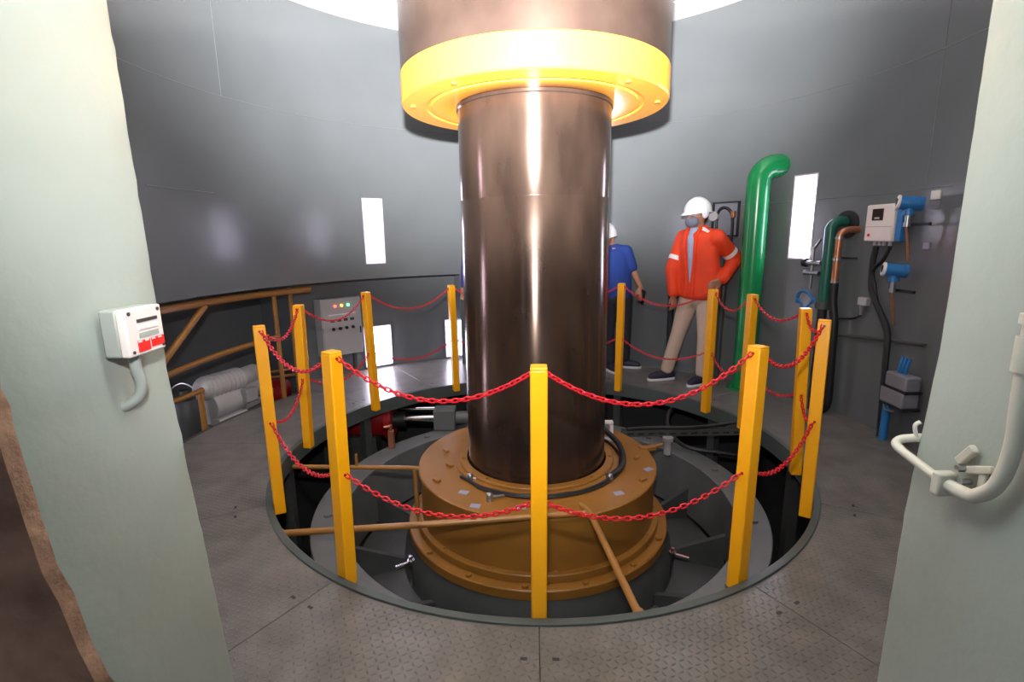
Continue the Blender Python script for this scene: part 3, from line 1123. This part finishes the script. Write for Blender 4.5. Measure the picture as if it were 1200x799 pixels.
m.tube([(0.05, -0.1, -0.25), (-0.03, -0.1, -0.33), (-0.12, -0.10, -0.26)], 0.010, n=8)
m.build('blue_lever', M['blue'], t)

# display unit
t = wthing('display_unit', 'white instrument display unit with small dark screen on the right wall', 'instrument', 96.6, 1.492)
MB().box((0, -0.045, 0), (0.24, 0.09, 0.255)).build('housing', M['offwhite'], t, bevel=0.012, segs=3)
MB().box((-0.012, -0.093, 0.058), (0.095, 0.006, 0.080)).build('screen', M['screen'], t, bevel=0.003)
MB().box((-0.012, -0.097, 0.034), (0.040, 0.003, 0.014)).build('screen_digits', M['greybox'], t)
MB().box((0, -0.0905, -0.025), (0.225, 0.003, 0.004)).build('cover_joint', M['greybox'], t)
MB().cyl((-0.075, -0.09, -0.082), (-0.075, -0.095, -0.082), 0.011, n=12).build('red_lamp', M['redlabel'], t)
for x in (-0.06, -0.02, 0.02, 0.07):
    MB().cyl((x, -0.045, -0.125), (x, -0.045, -0.155), 0.012, n=10).build('cable_gland', M['greybox'], t)
MB().box((0.15, -0.05, 0.0), (0.045, 0.05, 0.25)).build('blue_bracket', M['blue'], t, bevel=0.004)


def transmitter(a, z, R, label, drop):
    t = wthing('level_transmitter', label, 'transmitter', a, z, 'blue transmitters on the right wall', R)
    t.scale = (0.72, 0.72, 0.72)
    drop /= 0.72
    m = MB()
    m.cyl((-0.034, -0.066, 0.015), (0.032, 0.062, 0.0), 0.058, n=24)
    m.cyl((0.032, 0.062, 0.0), (0.046, 0.089, -0.004), 0.062, n=24)
    m.cyl((0, 0, 0), (0, 0, -0.075), 0.034, n=18)
    m.cyl((0.0, 0, -0.06), (0, 0, -0.10), 0.045, n=18)
    m.build('head', M['blue'], t, bevel=0.003)
    m = MB()
    m.cyl((-0.0435, -0.0845, 0.018), (-0.033, -0.064, 0.015), 0.064, n=24)
    m.build('cover_ring', M['white'], t, bevel=0.004)
    m = MB()
    m.cyl((-0.0450, -0.0874, 0.0183), (-0.043, -0.0835, 0.018), 0.036, n=20)
    m.build('display_window', M['screen'], t)
    m = MB()
    m.cyl((0, 0, -0.10), (0, 0, -0.16), 0.022, n=14)
    m.cyl((0, 0, -0.16), (0, 0, -0.20), 0.030, n=14)
    m.build('process_fitting', M['zinc'], t)
    MB().tube([(0, 0, -0.20), (0.0, 0.01, -0.26), (0.01, 0.05, -drop)], 0.012, n=8).build('impulse_line', M['copper'], t)
    MB().box((0.09, 0.05, -0.18), (0.22, 0.025, 0.025)).build('mount_bar', M['black'], t)
    return t


transmitter(89.9, 1.605, 2.40, 'upper blue transmitter with white round face beside the display unit', 0.36)
transmitter(91.2, 1.175, 2.40, 'lower blue transmitter with white round face below the display unit', 0.36)
for a, z, w, h, mt, lb in ((88.6, 1.655, 0.075, 0.055, 'white', 'white paper tag right of the upper blue transmitter'), (88.4, 1.595, 0.07, 0.045, 'greyplastic', 'grey plate just under the white paper tag'),
                           (89.0, 1.34, 0.055, 0.04, 'sticker', 'small pale tag low on the right wall above the conduit')):
    t_, rz = wall_frame(a, z)
    o = MB().box((0, -0.004, 0), (w, 0.008, h)).build('wall_tag', M[mt])
    o.location = t_
    o.rotation_euler = (0, 0, rz)
    tag(o, lb, 'tag')
m = MB()
m.tube([pos(2.475, 97.7, 1.33), pos(2.475, 98.0, 1.2), pos(2.475, 97.5, 1.02), pos(2.475, 95, 0.86), pos(2.475, 93.2, 0.74), pos(2.46, 92.3, 0.50), pos(2.46, 91.6, 0.0)], 0.020, n=8)
tag(m.build('black_cable', M['black']), 'thick black cable dropping from the display unit to the floor', 'cable')
m = MB()
m.tube([pos(2.47, 94.8, 1.33), pos(2.46, 95.6, 1.24), pos(2.47, 97.6, 1.16), pos(2.49, 97.4, 1.05), pos(2.49, 96.6, 0.95), pos(2.49, 93.6, 0.72)], 0.014, n=8)
tag(m.build('thin_cable', M['black']), 'thin black cable curving from the display unit round the lower transmitter', 'cable')
m = MB()
m.tube([pos(2.50, a, 0.62 + (107 - a) * 0.0045) for a in range(107, 85, -3)], 0.011, n=8, sub=2)
tag(m.build('wall_conduit', M['dark']), 'thin grey conduit running level along the right wall', 'conduit')
t = wthing('wall_socket', 'small pale wall socket with a hanging plug on the right wall', 'socket', 99.4, 0.915)
MB().box((0, -0.02, 0.01), (0.08, 0.04, 0.06)).build('socket_body', M['greybox'], t, bevel=0.006)
MB().cyl((0, -0.03, -0.02), (0, -0.03, -0.09), 0.020, 0.014, n=14).build('plug', M['zinc'], t)
MB().tube([(0, -0.03, -0.09), (-0.08, -0.02, -0.13), (-0.22, -0.02, -0.15), (-0.3, 0, -0.16)], 0.008, n=6).build('lead', M['black'], t)
t = wthing('junction_box', 'grey box strapped with black bands above a blue pipe at the right wall', 'junction box', 87.6, 0.40, R=2.44)
MB().box((0, 0, 0.055), (0.20, 0.10, 0.10)).build('upper_half', M['greyplastic'], t, bevel=0.012, segs=3)
MB().box((-0.01, -0.005, -0.055), (0.22, 0.11, 0.11)).build('lower_half', M['greyplastic'], t, bevel=0.012, segs=3)
for zz in (0.0, -0.115):
    MB().box((0, 0, zz), (0.225, 0.115, 0.014)).build('strap', M['black'], t, bevel=0.003)
MB().cyl((-0.115, 0.0, -0.40), (-0.115, 0.0, -0.11), 0.026, n=14).build('blue_pipe', M['blue'], t)
for k in range(3):
    MB().tube([(-0.05 + k * 0.03, 0.0, 0.10), (-0.04 + k * 0.03, 0.0, 0.15), (-0.055 + k * 0.035, 0.02, 0.21)], 0.010, n=8).build('blue_line', M['blue'], t)
MB().tube([(-0.1, -0.03, -0.14), (-0.05, -0.05, -0.16), (0.02, -0.04, -0.15)], 0.007, n=6).build('loop_wire', M['zinc'], t)

# ------------------------------------------------------------------ things on the door reveals
t = thing('breaker_box', 'small white breaker box with red label on the left door reveal', 'switch box', (-0.713, 0.918, 1.280))
MB().box((0.022, 0, 0), (0.030, 0.094, 0.084)).build('back_box', M['conduit'], t, bevel=0.004)
c = MB().box((0.044, 0, 0), (0.016, 0.094, 0.084)).build('front_cover', M['offwhite'], t, bevel=0.003)
MB().box((0.0525, 0.006, 0.019), (0.002, 0.052, 0.006)).build('slot', M['slot'], c)
MB().box((0.0525, 0.006, 0.006), (0.003, 0.050, 0.008)).build('breaker_row', M['white'], c, bevel=0.001)
MB().box((0.0525, 0.006, -0.007), (0.002, 0.050, 0.009)).build('label_strip', M['conduit'], c)
MB().box((0.0525, -0.010, -0.026), (0.002, 0.030, 0.020)).build('red_label', M['redlabel'], c)
MB().box((0.0525, 0.026, -0.024), (0.002, 0.034, 0.017)).build('red_label', M['redlabel'], c)
for k in range(4):
    MB().box((0.0537, -0.020 + k * 0.017, -0.0175), (0.0006, 0.009, 0.0025)).build('label_print', M['white'], c)
for y in (-0.037, 0.037):
    MB().cyl((0.051, y, 0.034), (0.0535, y, 0.034), 0.0035, n=10).build('cover_screw', M['slot'], c)
for y in (-0.037, 0.040):
    MB().cyl((0.051, y, -0.034), (0.0535, y, -0.034), 0.0030, n=10).build('cover_screw', M['slot'], c)
MB().tube([(0.028, -0.008, -0.040), (0.028, -0.006, -0.070), (0.028, 0.0, -0.10), (0.020, -0.002, -0.125), (0.0, -0.012, -0.14), (-0.02, -0.016, -0.142)], 0.0095, n=12).build('conduit_pipe', M['conduit'], t)

t = thing('door_latch', 'cream painted bent pipe with clamp and latch rod on the right door reveal', 'latch', (0.805, 0.85, 1.0))
MB().tube([(-0.02, -0.085, 0.60), (-0.02, -0.088, 0.22), (-0.02, -0.092, 0.10), (-0.022, -0.080, 0.03), (-0.024, -0.050, -0.006), (-0.026, -0.030, -0.012), (-0.028, 0.0, -0.012)], 0.012, n=12).build('bent_pipe', M['cream'], t)
m = MB()
m.cyl((-0.02, -0.087, 0.22), (-0.02, -0.087, 0.275), 0.017, n=14)
m.cyl((-0.02, -0.087, 0.295), (-0.02, -0.087, 0.31), 0.017, n=14)
m.build('pipe_coupling', M['cream'], t)
m = MB()
m.box((-0.030, 0.008, -0.012), (0.034, 0.020, 0.044))
m.build('clamp_block', M['cream'], t, bevel=0.004)
m = MB()
m.tube([(-0.030, 0.015, -0.010), (-0.030, 0.08, 0.0), (-0.030, 0.122, 0.008), (-0.026, 0.134, 0.014), (-0.014, 0.136, 0.020), (0.0, 0.130, 0.024), (0.02, 0.128, 0.026)], 0.0085, n=12)
m.build('latch_rod', M['cream'], t)
m = MB()
m.box((-0.004, -0.028, 0.030), (0.012, 0.050, 0.014), M=Matrix.Rotation(D2R(-25), 3, 'X'))
m.box((-0.004, 0.0, 0.045), (0.012, 0.016, 0.045), M=Matrix.Rotation(D2R(35), 3, 'X'))
m.box((-0.002, -0.035, 0.010), (0.008, 0.014, 0.045))
m.build('wall_bracket', M['cream'], t, bevel=0.003)
m = MB()
for y, z in ((-0.004, 0.022), (-0.014, 0.002)):
    m.cyl((-0.004, y, z), (-0.022, y, z), 0.0065, n=8)
m.build('bolt', M['zinc'], t)
MB().tube([(0.008, 0.124, 0.02), (0.002, 0.128, 0.05), (0.010, 0.126, 0.06)], 0.004, n=8).build('hook', M['cream'], t)

# ------------------------------------------------------------------ people
M['skin'] = mat('skin', S(170, 118, 92), 0.5, var=0.06, scale=12)
M['orange'] = mat('orange_work_jacket', S(236, 66, 20), 0.7, var=0.06, scale=10, bump=0.004, bscale=14)
M['shirtblue'] = mat('light_blue_shirt', S(158, 176, 206), 0.8, var=0.05)
M['polo'] = mat('blue_polo_shirt', S(28, 60, 138), 0.8, var=0.06, bump=0.004, bscale=14)
M['navy'] = mat('navy_work_shirt', S(34, 40, 110), 0.8, var=0.08, bump=0.004, bscale=14)
M['beige'] = mat('beige_trousers', S(196, 172, 154), 0.85, var=0.05, bump=0.004, bscale=12)
M['darktrousers'] = mat('dark_trousers', S(38, 40, 50), 0.85, var=0.08, bump=0.004, bscale=12)
M['helmet'] = mat('white_helmet_plastic', S(236, 236, 240), 0.3, var=0.02)
M['mask'] = mat('grey_face_mask', S(112, 116, 132), 0.85, var=0.05)
M['hair'] = mat('black_hair', S(24, 20, 20), 0.6, var=0.1)
M['reflect'] = mat('white_reflective_tape', S(244, 244, 244), 0.35, var=0.02)
M['shoe'] = mat('dark_purple_shoe', S(42, 34, 58), 0.6, var=0.12)
M['sole'] = mat('white_shoe_sole', S(224, 220, 226), 0.6, var=0.04)
M['phone'] = mat('black_phone', S(18, 18, 20), 0.25, var=0.05)
M['eye'] = mat('dark_eye', S(20, 14, 12), 0.2)


def fuse(name, mb, material, voxel, parent=None, smooth_it=4, fac=0.5, origin=(0, 0, 0)):
    """merge overlapping closed shapes into one continuous surface"""
    off = Vector(origin)
    mb.v = [tuple(Vector(v) - off) for v in mb.v]
    tmp = bpy.data.objects.new('tmp', mb.mesh('tmp', material, smooth=0))
    COL.objects.link(tmp)
    r = tmp.modifiers.new('r', 'REMESH')
    r.mode = 'VOXEL'
    r.voxel_size = voxel
    r.use_smooth_shade = True
    sm = tmp.modifiers.new('s', 'SMOOTH')
    sm.iterations = smooth_it
    sm.factor = fac
    dg = bpy.context.evaluated_depsgraph_get()
    me = bpy.data.meshes.new_from_object(tmp.evaluated_get(dg))
    old = tmp.data
    bpy.data.objects.remove(tmp)
    bpy.data.meshes.remove(old)
    me.name = name
    me.materials.clear()
    me.materials.append(material)
    me.polygons.foreach_set('use_smooth', [True] * len(me.polygons))
    o = bpy.data.objects.new(name, me)
    COL.objects.link(o)
    if parent is not None:
        o.parent = parent
    else:
        o.location = off
    return o


def hand(mb, w, d, u, curl=0.5):
    w, d, u = Vector(w), Vector(d).normalized(), Vector(u)
    u = (u - d * u.dot(d)).normalized()
    n = d.cross(u)
    for k in (-1, 0, 1):
        mb.cap(w + u * k * 0.012, w + d * 0.085 + u * k * 0.026, 0.017, 0.013)
    for k, L in zip((-1.5, -0.5, 0.5, 1.5), (0.058, 0.072, 0.078, 0.070)):
        b = w + d * 0.085 + u * k * 0.0205
        d1 = (d * math.cos(curl * 0.6) + n * math.sin(curl * 0.6)).normalized()
        d2 = (d * math.cos(curl * 1.5) + n * math.sin(curl * 1.5)).normalized()
        m1 = b + d1 * L * 0.5
        mb.cap(b, m1, 0.0095, 0.009)
        mb.cap(m1, m1 + d2 * L * 0.5, 0.009, 0.0075)
    tb = w + d * 0.025 + u * 0.028
    td = (d * 0.8 + u * 0.75 + n * 0.3).normalized()
    tm = tb + td * 0.036
    mb.cap(tb, tm, 0.013, 0.011)
    mb.cap(tm, tm + (d + n * 0.25).normalized() * 0.032, 0.0105, 0.009)


def helmet(parent, c, face, tilt=0.0):
    rz = math.atan2(face.y, face.x)
    m = MB()
    nu, rows = 32, 9
    vs, fs = [], []
    for i in range(rows):
        t = math.pi / 2 * i / (rows - 1)
        for j in range(nu):
            p = 2 * math.pi * j / nu
            x, y = 0.138 * math.sin(t) * math.cos(p), 0.112 * math.sin(t) * math.sin(p)
            z = 0.130 * math.cos(t)
            if abs(math.sin(p)) < 0.22:
                z += 0.008 * math.sin(t)
            vs.append(Vector((x, y, z)))
    for i in range(rows - 1):
        for j in range(nu):
            fs.append((i * nu + j, i * nu + (j + 1) % nu, (i + 1) * nu + (j + 1) % nu, (i + 1) * nu + j))
    b = len(vs)
    for j in range(nu):
        p = 2 * math.pi * j / nu
        k = max(0.0, math.cos(p)) ** 1.5
        vs.append(Vector(((0.146 + 0.045 * k) * math.cos(p), 0.120 * math.sin(p), -0.012 - 0.014 * k)))
    for j in range(nu):
        fs.append(((rows - 1) * nu + j, (rows - 1) * nu + (j + 1) % nu, b + (j + 1) % nu, b + j))
    R = Matrix.Rotation(rz, 3, 'Z') @ Matrix.Rotation(tilt, 3, 'Y')
    m.add([R @ v + c for v in vs], fs)
    o = m.build('helmet', M['helmet'], parent, smooth=60)
    sd = o.modifiers.new('thick', 'SOLIDIFY')
    sd.thickness = 0.004
    return o


def person(label, J, top_mat, leg_mat, sleeve=1.0, jacket=False, mask=False, hair=True, hem=0.80, thick=1.0):
    J = {k: Vector(v) for k, v in J.items()}
    org = Vector((J['pelvis'].x, J['pelvis'].y, 0))
    for k in J:
        if k not in ('face', 'hdL', 'hdR', 'thL', 'thR'):
            J[k] = J[k] - org
    face = J['face'].normalized()
    fx = Vector((face.x, face.y, 0)).normalized()
    sx = Vector((-fx.y, fx.x, 0))           # towards the person's left
    hd = J['head']
    ax = J['shL'] - J['shR']
    rzs = math.atan2(ax.y, ax.x)
    fwd = Vector((ax.y, -ax.x, 0)).normalized()     # chest direction: shoulder line turned clockwise
    up = Vector((0, 0, 1))
    # --- body: one continuous surface
    b = MB()
    rzh = math.atan2(fx.y, fx.x)
    b.ell(hd + up * 0.02, (0.096, 0.076, 0.105), rzh)
    b.ell(hd + fx * 0.028 - up * 0.055, (0.062, 0.056, 0.062), rzh)
    b.cap(hd + fx * 0.092 + up * 0.012, hd + fx * 0.112 - up * 0.022, 0.010, 0.014)
    b.cap(hd + fx * 0.070 - up * 0.062 - sx * 0.02, hd + fx * 0.070 - up * 0.062 + sx * 0.02, 0.016, 0.016)
    for s in (-1, 1):
        b.ell(hd + sx * s * 0.078 - fx * 0.008, (0.024, 0.011, 0.034), rzh)
        b.ell(hd + sx * s * 0.034 + fx * 0.082 + up * 0.03, (0.014, 0.022, 0.008), rzh)
    b.chain([hd - up * 0.06 - fx * 0.012, J['chest'] + up * 0.07], [0.054, 0.062])
    b.chain([J['chest'] + up * 0.02, (J['chest'] + J['pelvis']) / 2, J['pelvis']], [0.10, 0.095, 0.11])
    for s in 'LR':
        b.chain([J['chest'] + up * 0.01, J['sh' + s] - up * 0.005], [0.055, 0.045])
        b.chain([J['sh' + s], J['el' + s], J['wr' + s]], [0.048, 0.038, 0.026])
        b.chain([J['pelvis'], J['hp' + s], J['kn' + s], J['an' + s]], [0.09, 0.075, 0.050, 0.036])
        b.chain([J['an' + s] - up * 0.02, J['toe' + s]], [0.034, 0.026])
        hand(b, J['wr' + s], J['hd' + s], J['th' + s], 0.55)
    body = fuse('person', b, M['skin'], 0.0065, None, 3, 0.4, (0, 0, 0))
    body.location = org
    tag(body, label, 'person')
    # --- eyes
    for s in (-1, 1):
        MB().ell(hd + sx * s * 0.034 + fx * 0.089 + up * 0.012, (0.009, 0.009, 0.006)).build('eye', M['eye'], body)
    # --- trousers
    g = MB()
    g.ell(J['pelvis'], (0.165 * thick, 0.115 * thick, 0.13), rzs)
    for s in 'LR':
        g.chain([J['hp' + s], (J['hp' + s] * 0.5 + J['kn' + s] * 0.5), J['kn' + s], J['an' + s] + up * 0.03], [0.102, 0.088, 0.072, 0.064])
        g.chain([J['pelvis'], J['hp' + s]], [0.12, 0.105])
    fuse('trousers', g, leg_mat, 0.010, body, 3, 0.5)
    # --- top
    g = MB()
    n = 26
    for i in range(n):
        f = i / (n - 1)
        c = Vector((J['pelvis'].x, J['pelvis'].y, hem + 0.05)).lerp(J['chest'] + up * 0.02, f)
        wx = (0.185 + (0.035 * (1 - f) if jacket else 0.0) + 0.012 * math.sin(f * 3.1)) * thick
        wy = (0.125 + (0.025 * (1 - f) if jacket else 0.0)) * thick
        g.ell(c, (wx, wy, 0.07), rzs, nu=24)
    for s in 'LR':
        g.chain([J['chest'] + up * 0.045, J['sh' + s]], [0.085, 0.068])
        e, w = J['el' + s], J['wr' + s]
        k = 0.012 if jacket else 0.0
        if sleeve >= 1.0:
            g.chain([J['sh' + s], e, w.lerp(e, 0.08)], [0.070 + k, 0.056 + k, 0.042 + k])
        else:
            g.chain([J['sh' + s], J['sh' + s].lerp(e, 0.72)], [0.072, 0.062])
    g.ell(J['chest'] + up * 0.085, (0.085, 0.075, 0.035), rzs)
    top = fuse('jacket' if jacket else 'shirt', g, top_mat, 0.010, body, 10, 0.5)
    # --- shoes with soles
    for s in 'LR':
        a, t_ = J['an' + s], J['toe' + s]
        g = MB()
        dirv = Vector((t_.x - a.x, t_.y - a.y, 0))
        L = dirv.length
        dirv.normalize()
        heel = Vector((a.x, a.y, 0)) - dirv * 0.045
        g.cap(heel + up * 0.055, a - up * 0.0, 0.042, 0.044)
        g.cap(heel + up * 0.052, Vector((t_.x, t_.y, 0.045)) - dirv * 0.03, 0.043, 0.045)
        g.cap(Vector((t_.x, t_.y, 0.045)) - dirv * 0.03, Vector((t_.x, t_.y, 0.038)) + dirv * 0.03, 0.045, 0.036)
        sh_ = fuse('shoe', g, M['shoe'], 0.008, body, 3, 0.5)
        rz_ = math.atan2(dirv.y, dirv.x)
        c = heel.lerp(Vector((t_.x, t_.y, 0)) + dirv * 0.03, 0.5)
        mlen = (heel - (Vector((t_.x, t_.y, 0)) + dirv * 0.03)).length
        g = MB()
        vs, m_ = [], 24
        for zz in (0.0, 0.024):
            for j in range(m_):
                p = 2 * math.pi * j / m_
                v = Vector(((mlen / 2 + 0.045) * abs(math.cos(p)) ** 0.7 * (1 if math.cos(p) >= 0 else -1), 0.048 * abs(math.sin(p)) ** 0.8 * (1 if math.sin(p) >= 0 else -1), zz))
                vs.append(Matrix.Rotation(rz_, 3, 'Z') @ v + Vector((c.x, c.y, 0)))
        g.add(vs, [(j, (j + 1) % m_, m_ + (j + 1) % m_, m_ + j) for j in range(m_)] + [tuple(range(m_ - 1, -1, -1)), tuple(range(m_, 2 * m_))])
        g.build('sole', M['sole'], sh_, bevel=0.004)
    # --- head gear
    helmet(body, hd + up * 0.042 - fx * 0.004, fx, 0.06)
    if hair:
        g = MB()
        g.ell(hd + up * 0.030 - fx * 0.012, (0.100, 0.082, 0.100), rzh)
        g.ell(hd - fx * 0.060 - up * 0.01, (0.045, 0.066, 0.070), rzh)
        fuse('hair', g, M['hair'], 0.008, body, 3, 0.5)
    if mask:
        g = MB()
        g.ell(hd + fx * 0.062 - up * 0.048, (0.062, 0.066, 0.058), rzh)
        fuse('face_mask', g, M['mask'], 0.007, body, 2, 0.5)
        MB().tube([hd + sx * 0.064 + fx * 0.05 - up * 0.03, hd + sx * 0.082 + fx * 0.01 - up * 0.005, hd + sx * 0.086 - fx * 0.02 + up * 0.02], 0.003, n=6).build('mask_strap', M['mask'], body)
    return body, top, org, fwd, J


# man in the orange jacket, left hand on his hip, looking to the left of the picture
J1 = dict(head=(1.735, 4.905, 1.600), face=(-0.88, -0.47, 0), chest=(1.765, 4.93, 1.395), pelvis=(1.80, 4.94, 0.86),
          shL=(1.880, 4.79, 1.400), shR=(1.680, 5.07, 1.400), elL=(2.105, 4.875, 1.20), wrL=(1.935, 4.735, 1.015), hdL=(-0.92, 0.05, -0.35), thL=(0.1, 0.2, -0.9),
          elR=(1.575, 5.06, 1.11), wrR=(1.575, 4.99, 0.86), hdR=(0.05, -0.15, -1), thR=(-0.75, -0.66, 0),
          hpL=(1.865, 4.88, 0.84), hpR=(1.745, 5.00, 0.84), knL=(1.855, 4.85, 0.46), knR=(1.650, 5.02, 0.47), anL=(1.845, 4.84, 0.09), anR=(1.560, 5.03, 0.09),
          toeL=(1.735, 4.775, 0.03), toeR=(1.425, 5.00, 0.03))
b1, jk, org1, fwd1, JJ = person('man in orange jacket and white helmet, hand on hip, beyond the barrier', J1, M['orange'], M['beige'], jacket=True, mask=True, hem=0.82)
UP = Vector((0, 0, 1))
# open jacket front: shirt showing, collar, tape
front = fwd1
g = MB()
c0, c1 = JJ['chest'] + UP * 0.075, Vector((JJ['pelvis'].x, JJ['pelvis'].y, 0.98))
side = (JJ['shL'] - JJ['shR']).normalized()
g.chain([c0 + front * 0.060, c0 + front * 0.098 - UP * 0.08, c0.lerp(c1, 0.55) + front * 0.112, c1 + front * 0.132], [0.045, 0.042, 0.036, 0.018])
fuse('shirt_front', g, M['shirtblue'], 0.007, b1, 3, 0.5)
for s in (-1, 1):
    m = MB()
    m.tube([c0 + side * s * 0.075 + UP * 0.03, c0 + side * s * 0.062 + front * 0.085, c0 + side * s * 0.060 + front * 0.125 - UP * 0.12, c1 + side * s * 0.045 + front * 0.145 + UP * 0.1, c1 + side * s * 0.04 + front * 0.155 - UP * 0.12], [0.020, 0.016, 0.013, 0.012, 0.010], n=8)
    m.build('jacket_edge', M['orange'], jk)


def band(p, q, r, wdt, name, mt, parent):
    p, q = Vector(p), Vector(q)
    d = (q - p).normalized()
    MB().cyl(p - d * wdt / 2, p + d * wdt / 2, r, n=28, caps=False).build(name, mt, parent)


a_, e_ = JJ['shL'], JJ['elL']
band(a_.lerp(e_, 0.66), e_, 0.0745, 0.042, 'sleeve_tape', M['reflect'], jk)
a2, e2 = JJ['shR'], JJ['elR']
band(a2.lerp(e2, 0.66), e2, 0.0745, 0.042, 'sleeve_tape', M['reflect'], jk)
m = MB()
q = JJ['shL'].lerp(JJ['chest'] + UP * 0.045, 0.42) + UP * 0.050 + front * 0.055
m.box(q, (0.080, 0.028, 0.035), M=Matrix.Rotation(math.atan2(side.y, side.x), 3, 'Z') @ Matrix.Rotation(D2R(30), 3, 'Y'))
m.build('shoulder_tape', M['reflect'], jk, bevel=0.006)
m = MB()
m.ell(JJ['head'] + UP * 0.03 + Vector((0.47, -0.88, 0)) * 0.095, (0.020, 0.045, 0.055), math.atan2(-0.88, 0.47))
m.build('ear_protector', M['helmet'], b1)

# man in the blue polo shirt, half hidden behind the shaft
J2 = dict(head=(1.005, 5.545, 1.40), face=(-0.35, -0.9, 0), chest=(1.085, 5.53, 1.225), pelvis=(1.12, 5.52, 0.78),
          shL=(1.215, 5.50, 1.265), shR=(0.915, 5.54, 1.265), elL=(1.305, 5.50, 1.04), wrL=(1.360, 5.42, 0.90), hdL=(0.1, -0.5, -0.85), thL=(-0.9, -0.3, 0),
          elR=(0.87, 5.52, 1.02), wrR=(0.86, 5.44, 0.80), hdR=(0, -0.3, -0.95), thR=(0.9, -0.3, 0),
          hpL=(1.205, 5.52, 0.76), hpR=(1.04, 5.53, 0.76), knL=(1.225, 5.50, 0.42), knR=(1.045, 5.50, 0.42), anL=(1.235, 5.54, 0.085), anR=(1.05, 5.42, 0.085),
          toeL=(1.345, 5.50, 0.03), toeR=(1.09, 5.30, 0.03))
b2, _, org2, _, J2v = person('man in blue polo shirt and white helmet partly hidden behind the shaft', J2, M['polo'], M['darktrousers'], sleeve=0.5, hem=0.74, thick=0.93)
o = MB().box((0, 0, 0), (0.012, 0.070, 0.150)).build('phone', M['phone'], bevel=0.005)
o.location = (1.372, 5.366, 0.800)
o.rotation_euler = (0.3, 0, 0.4)
tag(o, 'black phone held low by the man in the blue polo shirt', 'phone')

# third worker behind the shaft, only a sleeve showing at its left edge
J3 = dict(head=(-0.22, 5.50, 1.60), face=(0.2, -0.95, 0), chest=(-0.27, 5.52, 1.36), pelvis=(-0.27, 5.54, 0.86),
          shL=(-0.10, 5.52, 1.37), shR=(-0.435, 5.52, 1.37), elL=(-0.03, 5.50, 1.10), wrL=(-0.04, 5.40, 0.88), hdL=(0, -0.2, -0.95), thL=(-0.9, -0.3, 0),
          elR=(-0.475, 5.53, 1.12), wrR=(-0.500, 5.45, 0.93), hdR=(0.02, -0.2, -0.95), thR=(0.9, -0.3, 0),
          hpL=(-0.18, 5.54, 0.84), hpR=(-0.35, 5.54, 0.84), knL=(-0.17, 5.51, 0.46), knR=(-0.36, 5.51, 0.46), anL=(-0.17, 5.54, 0.09), anR=(-0.36, 5.54, 0.09),
          toeL=(-0.16, 5.40, 0.03), toeR=(-0.38, 5.40, 0.03))
person('worker in dark blue standing behind the shaft, only a sleeve and hand showing', J3, M['navy'], M['darktrousers'], hem=0.78, thick=0.95)
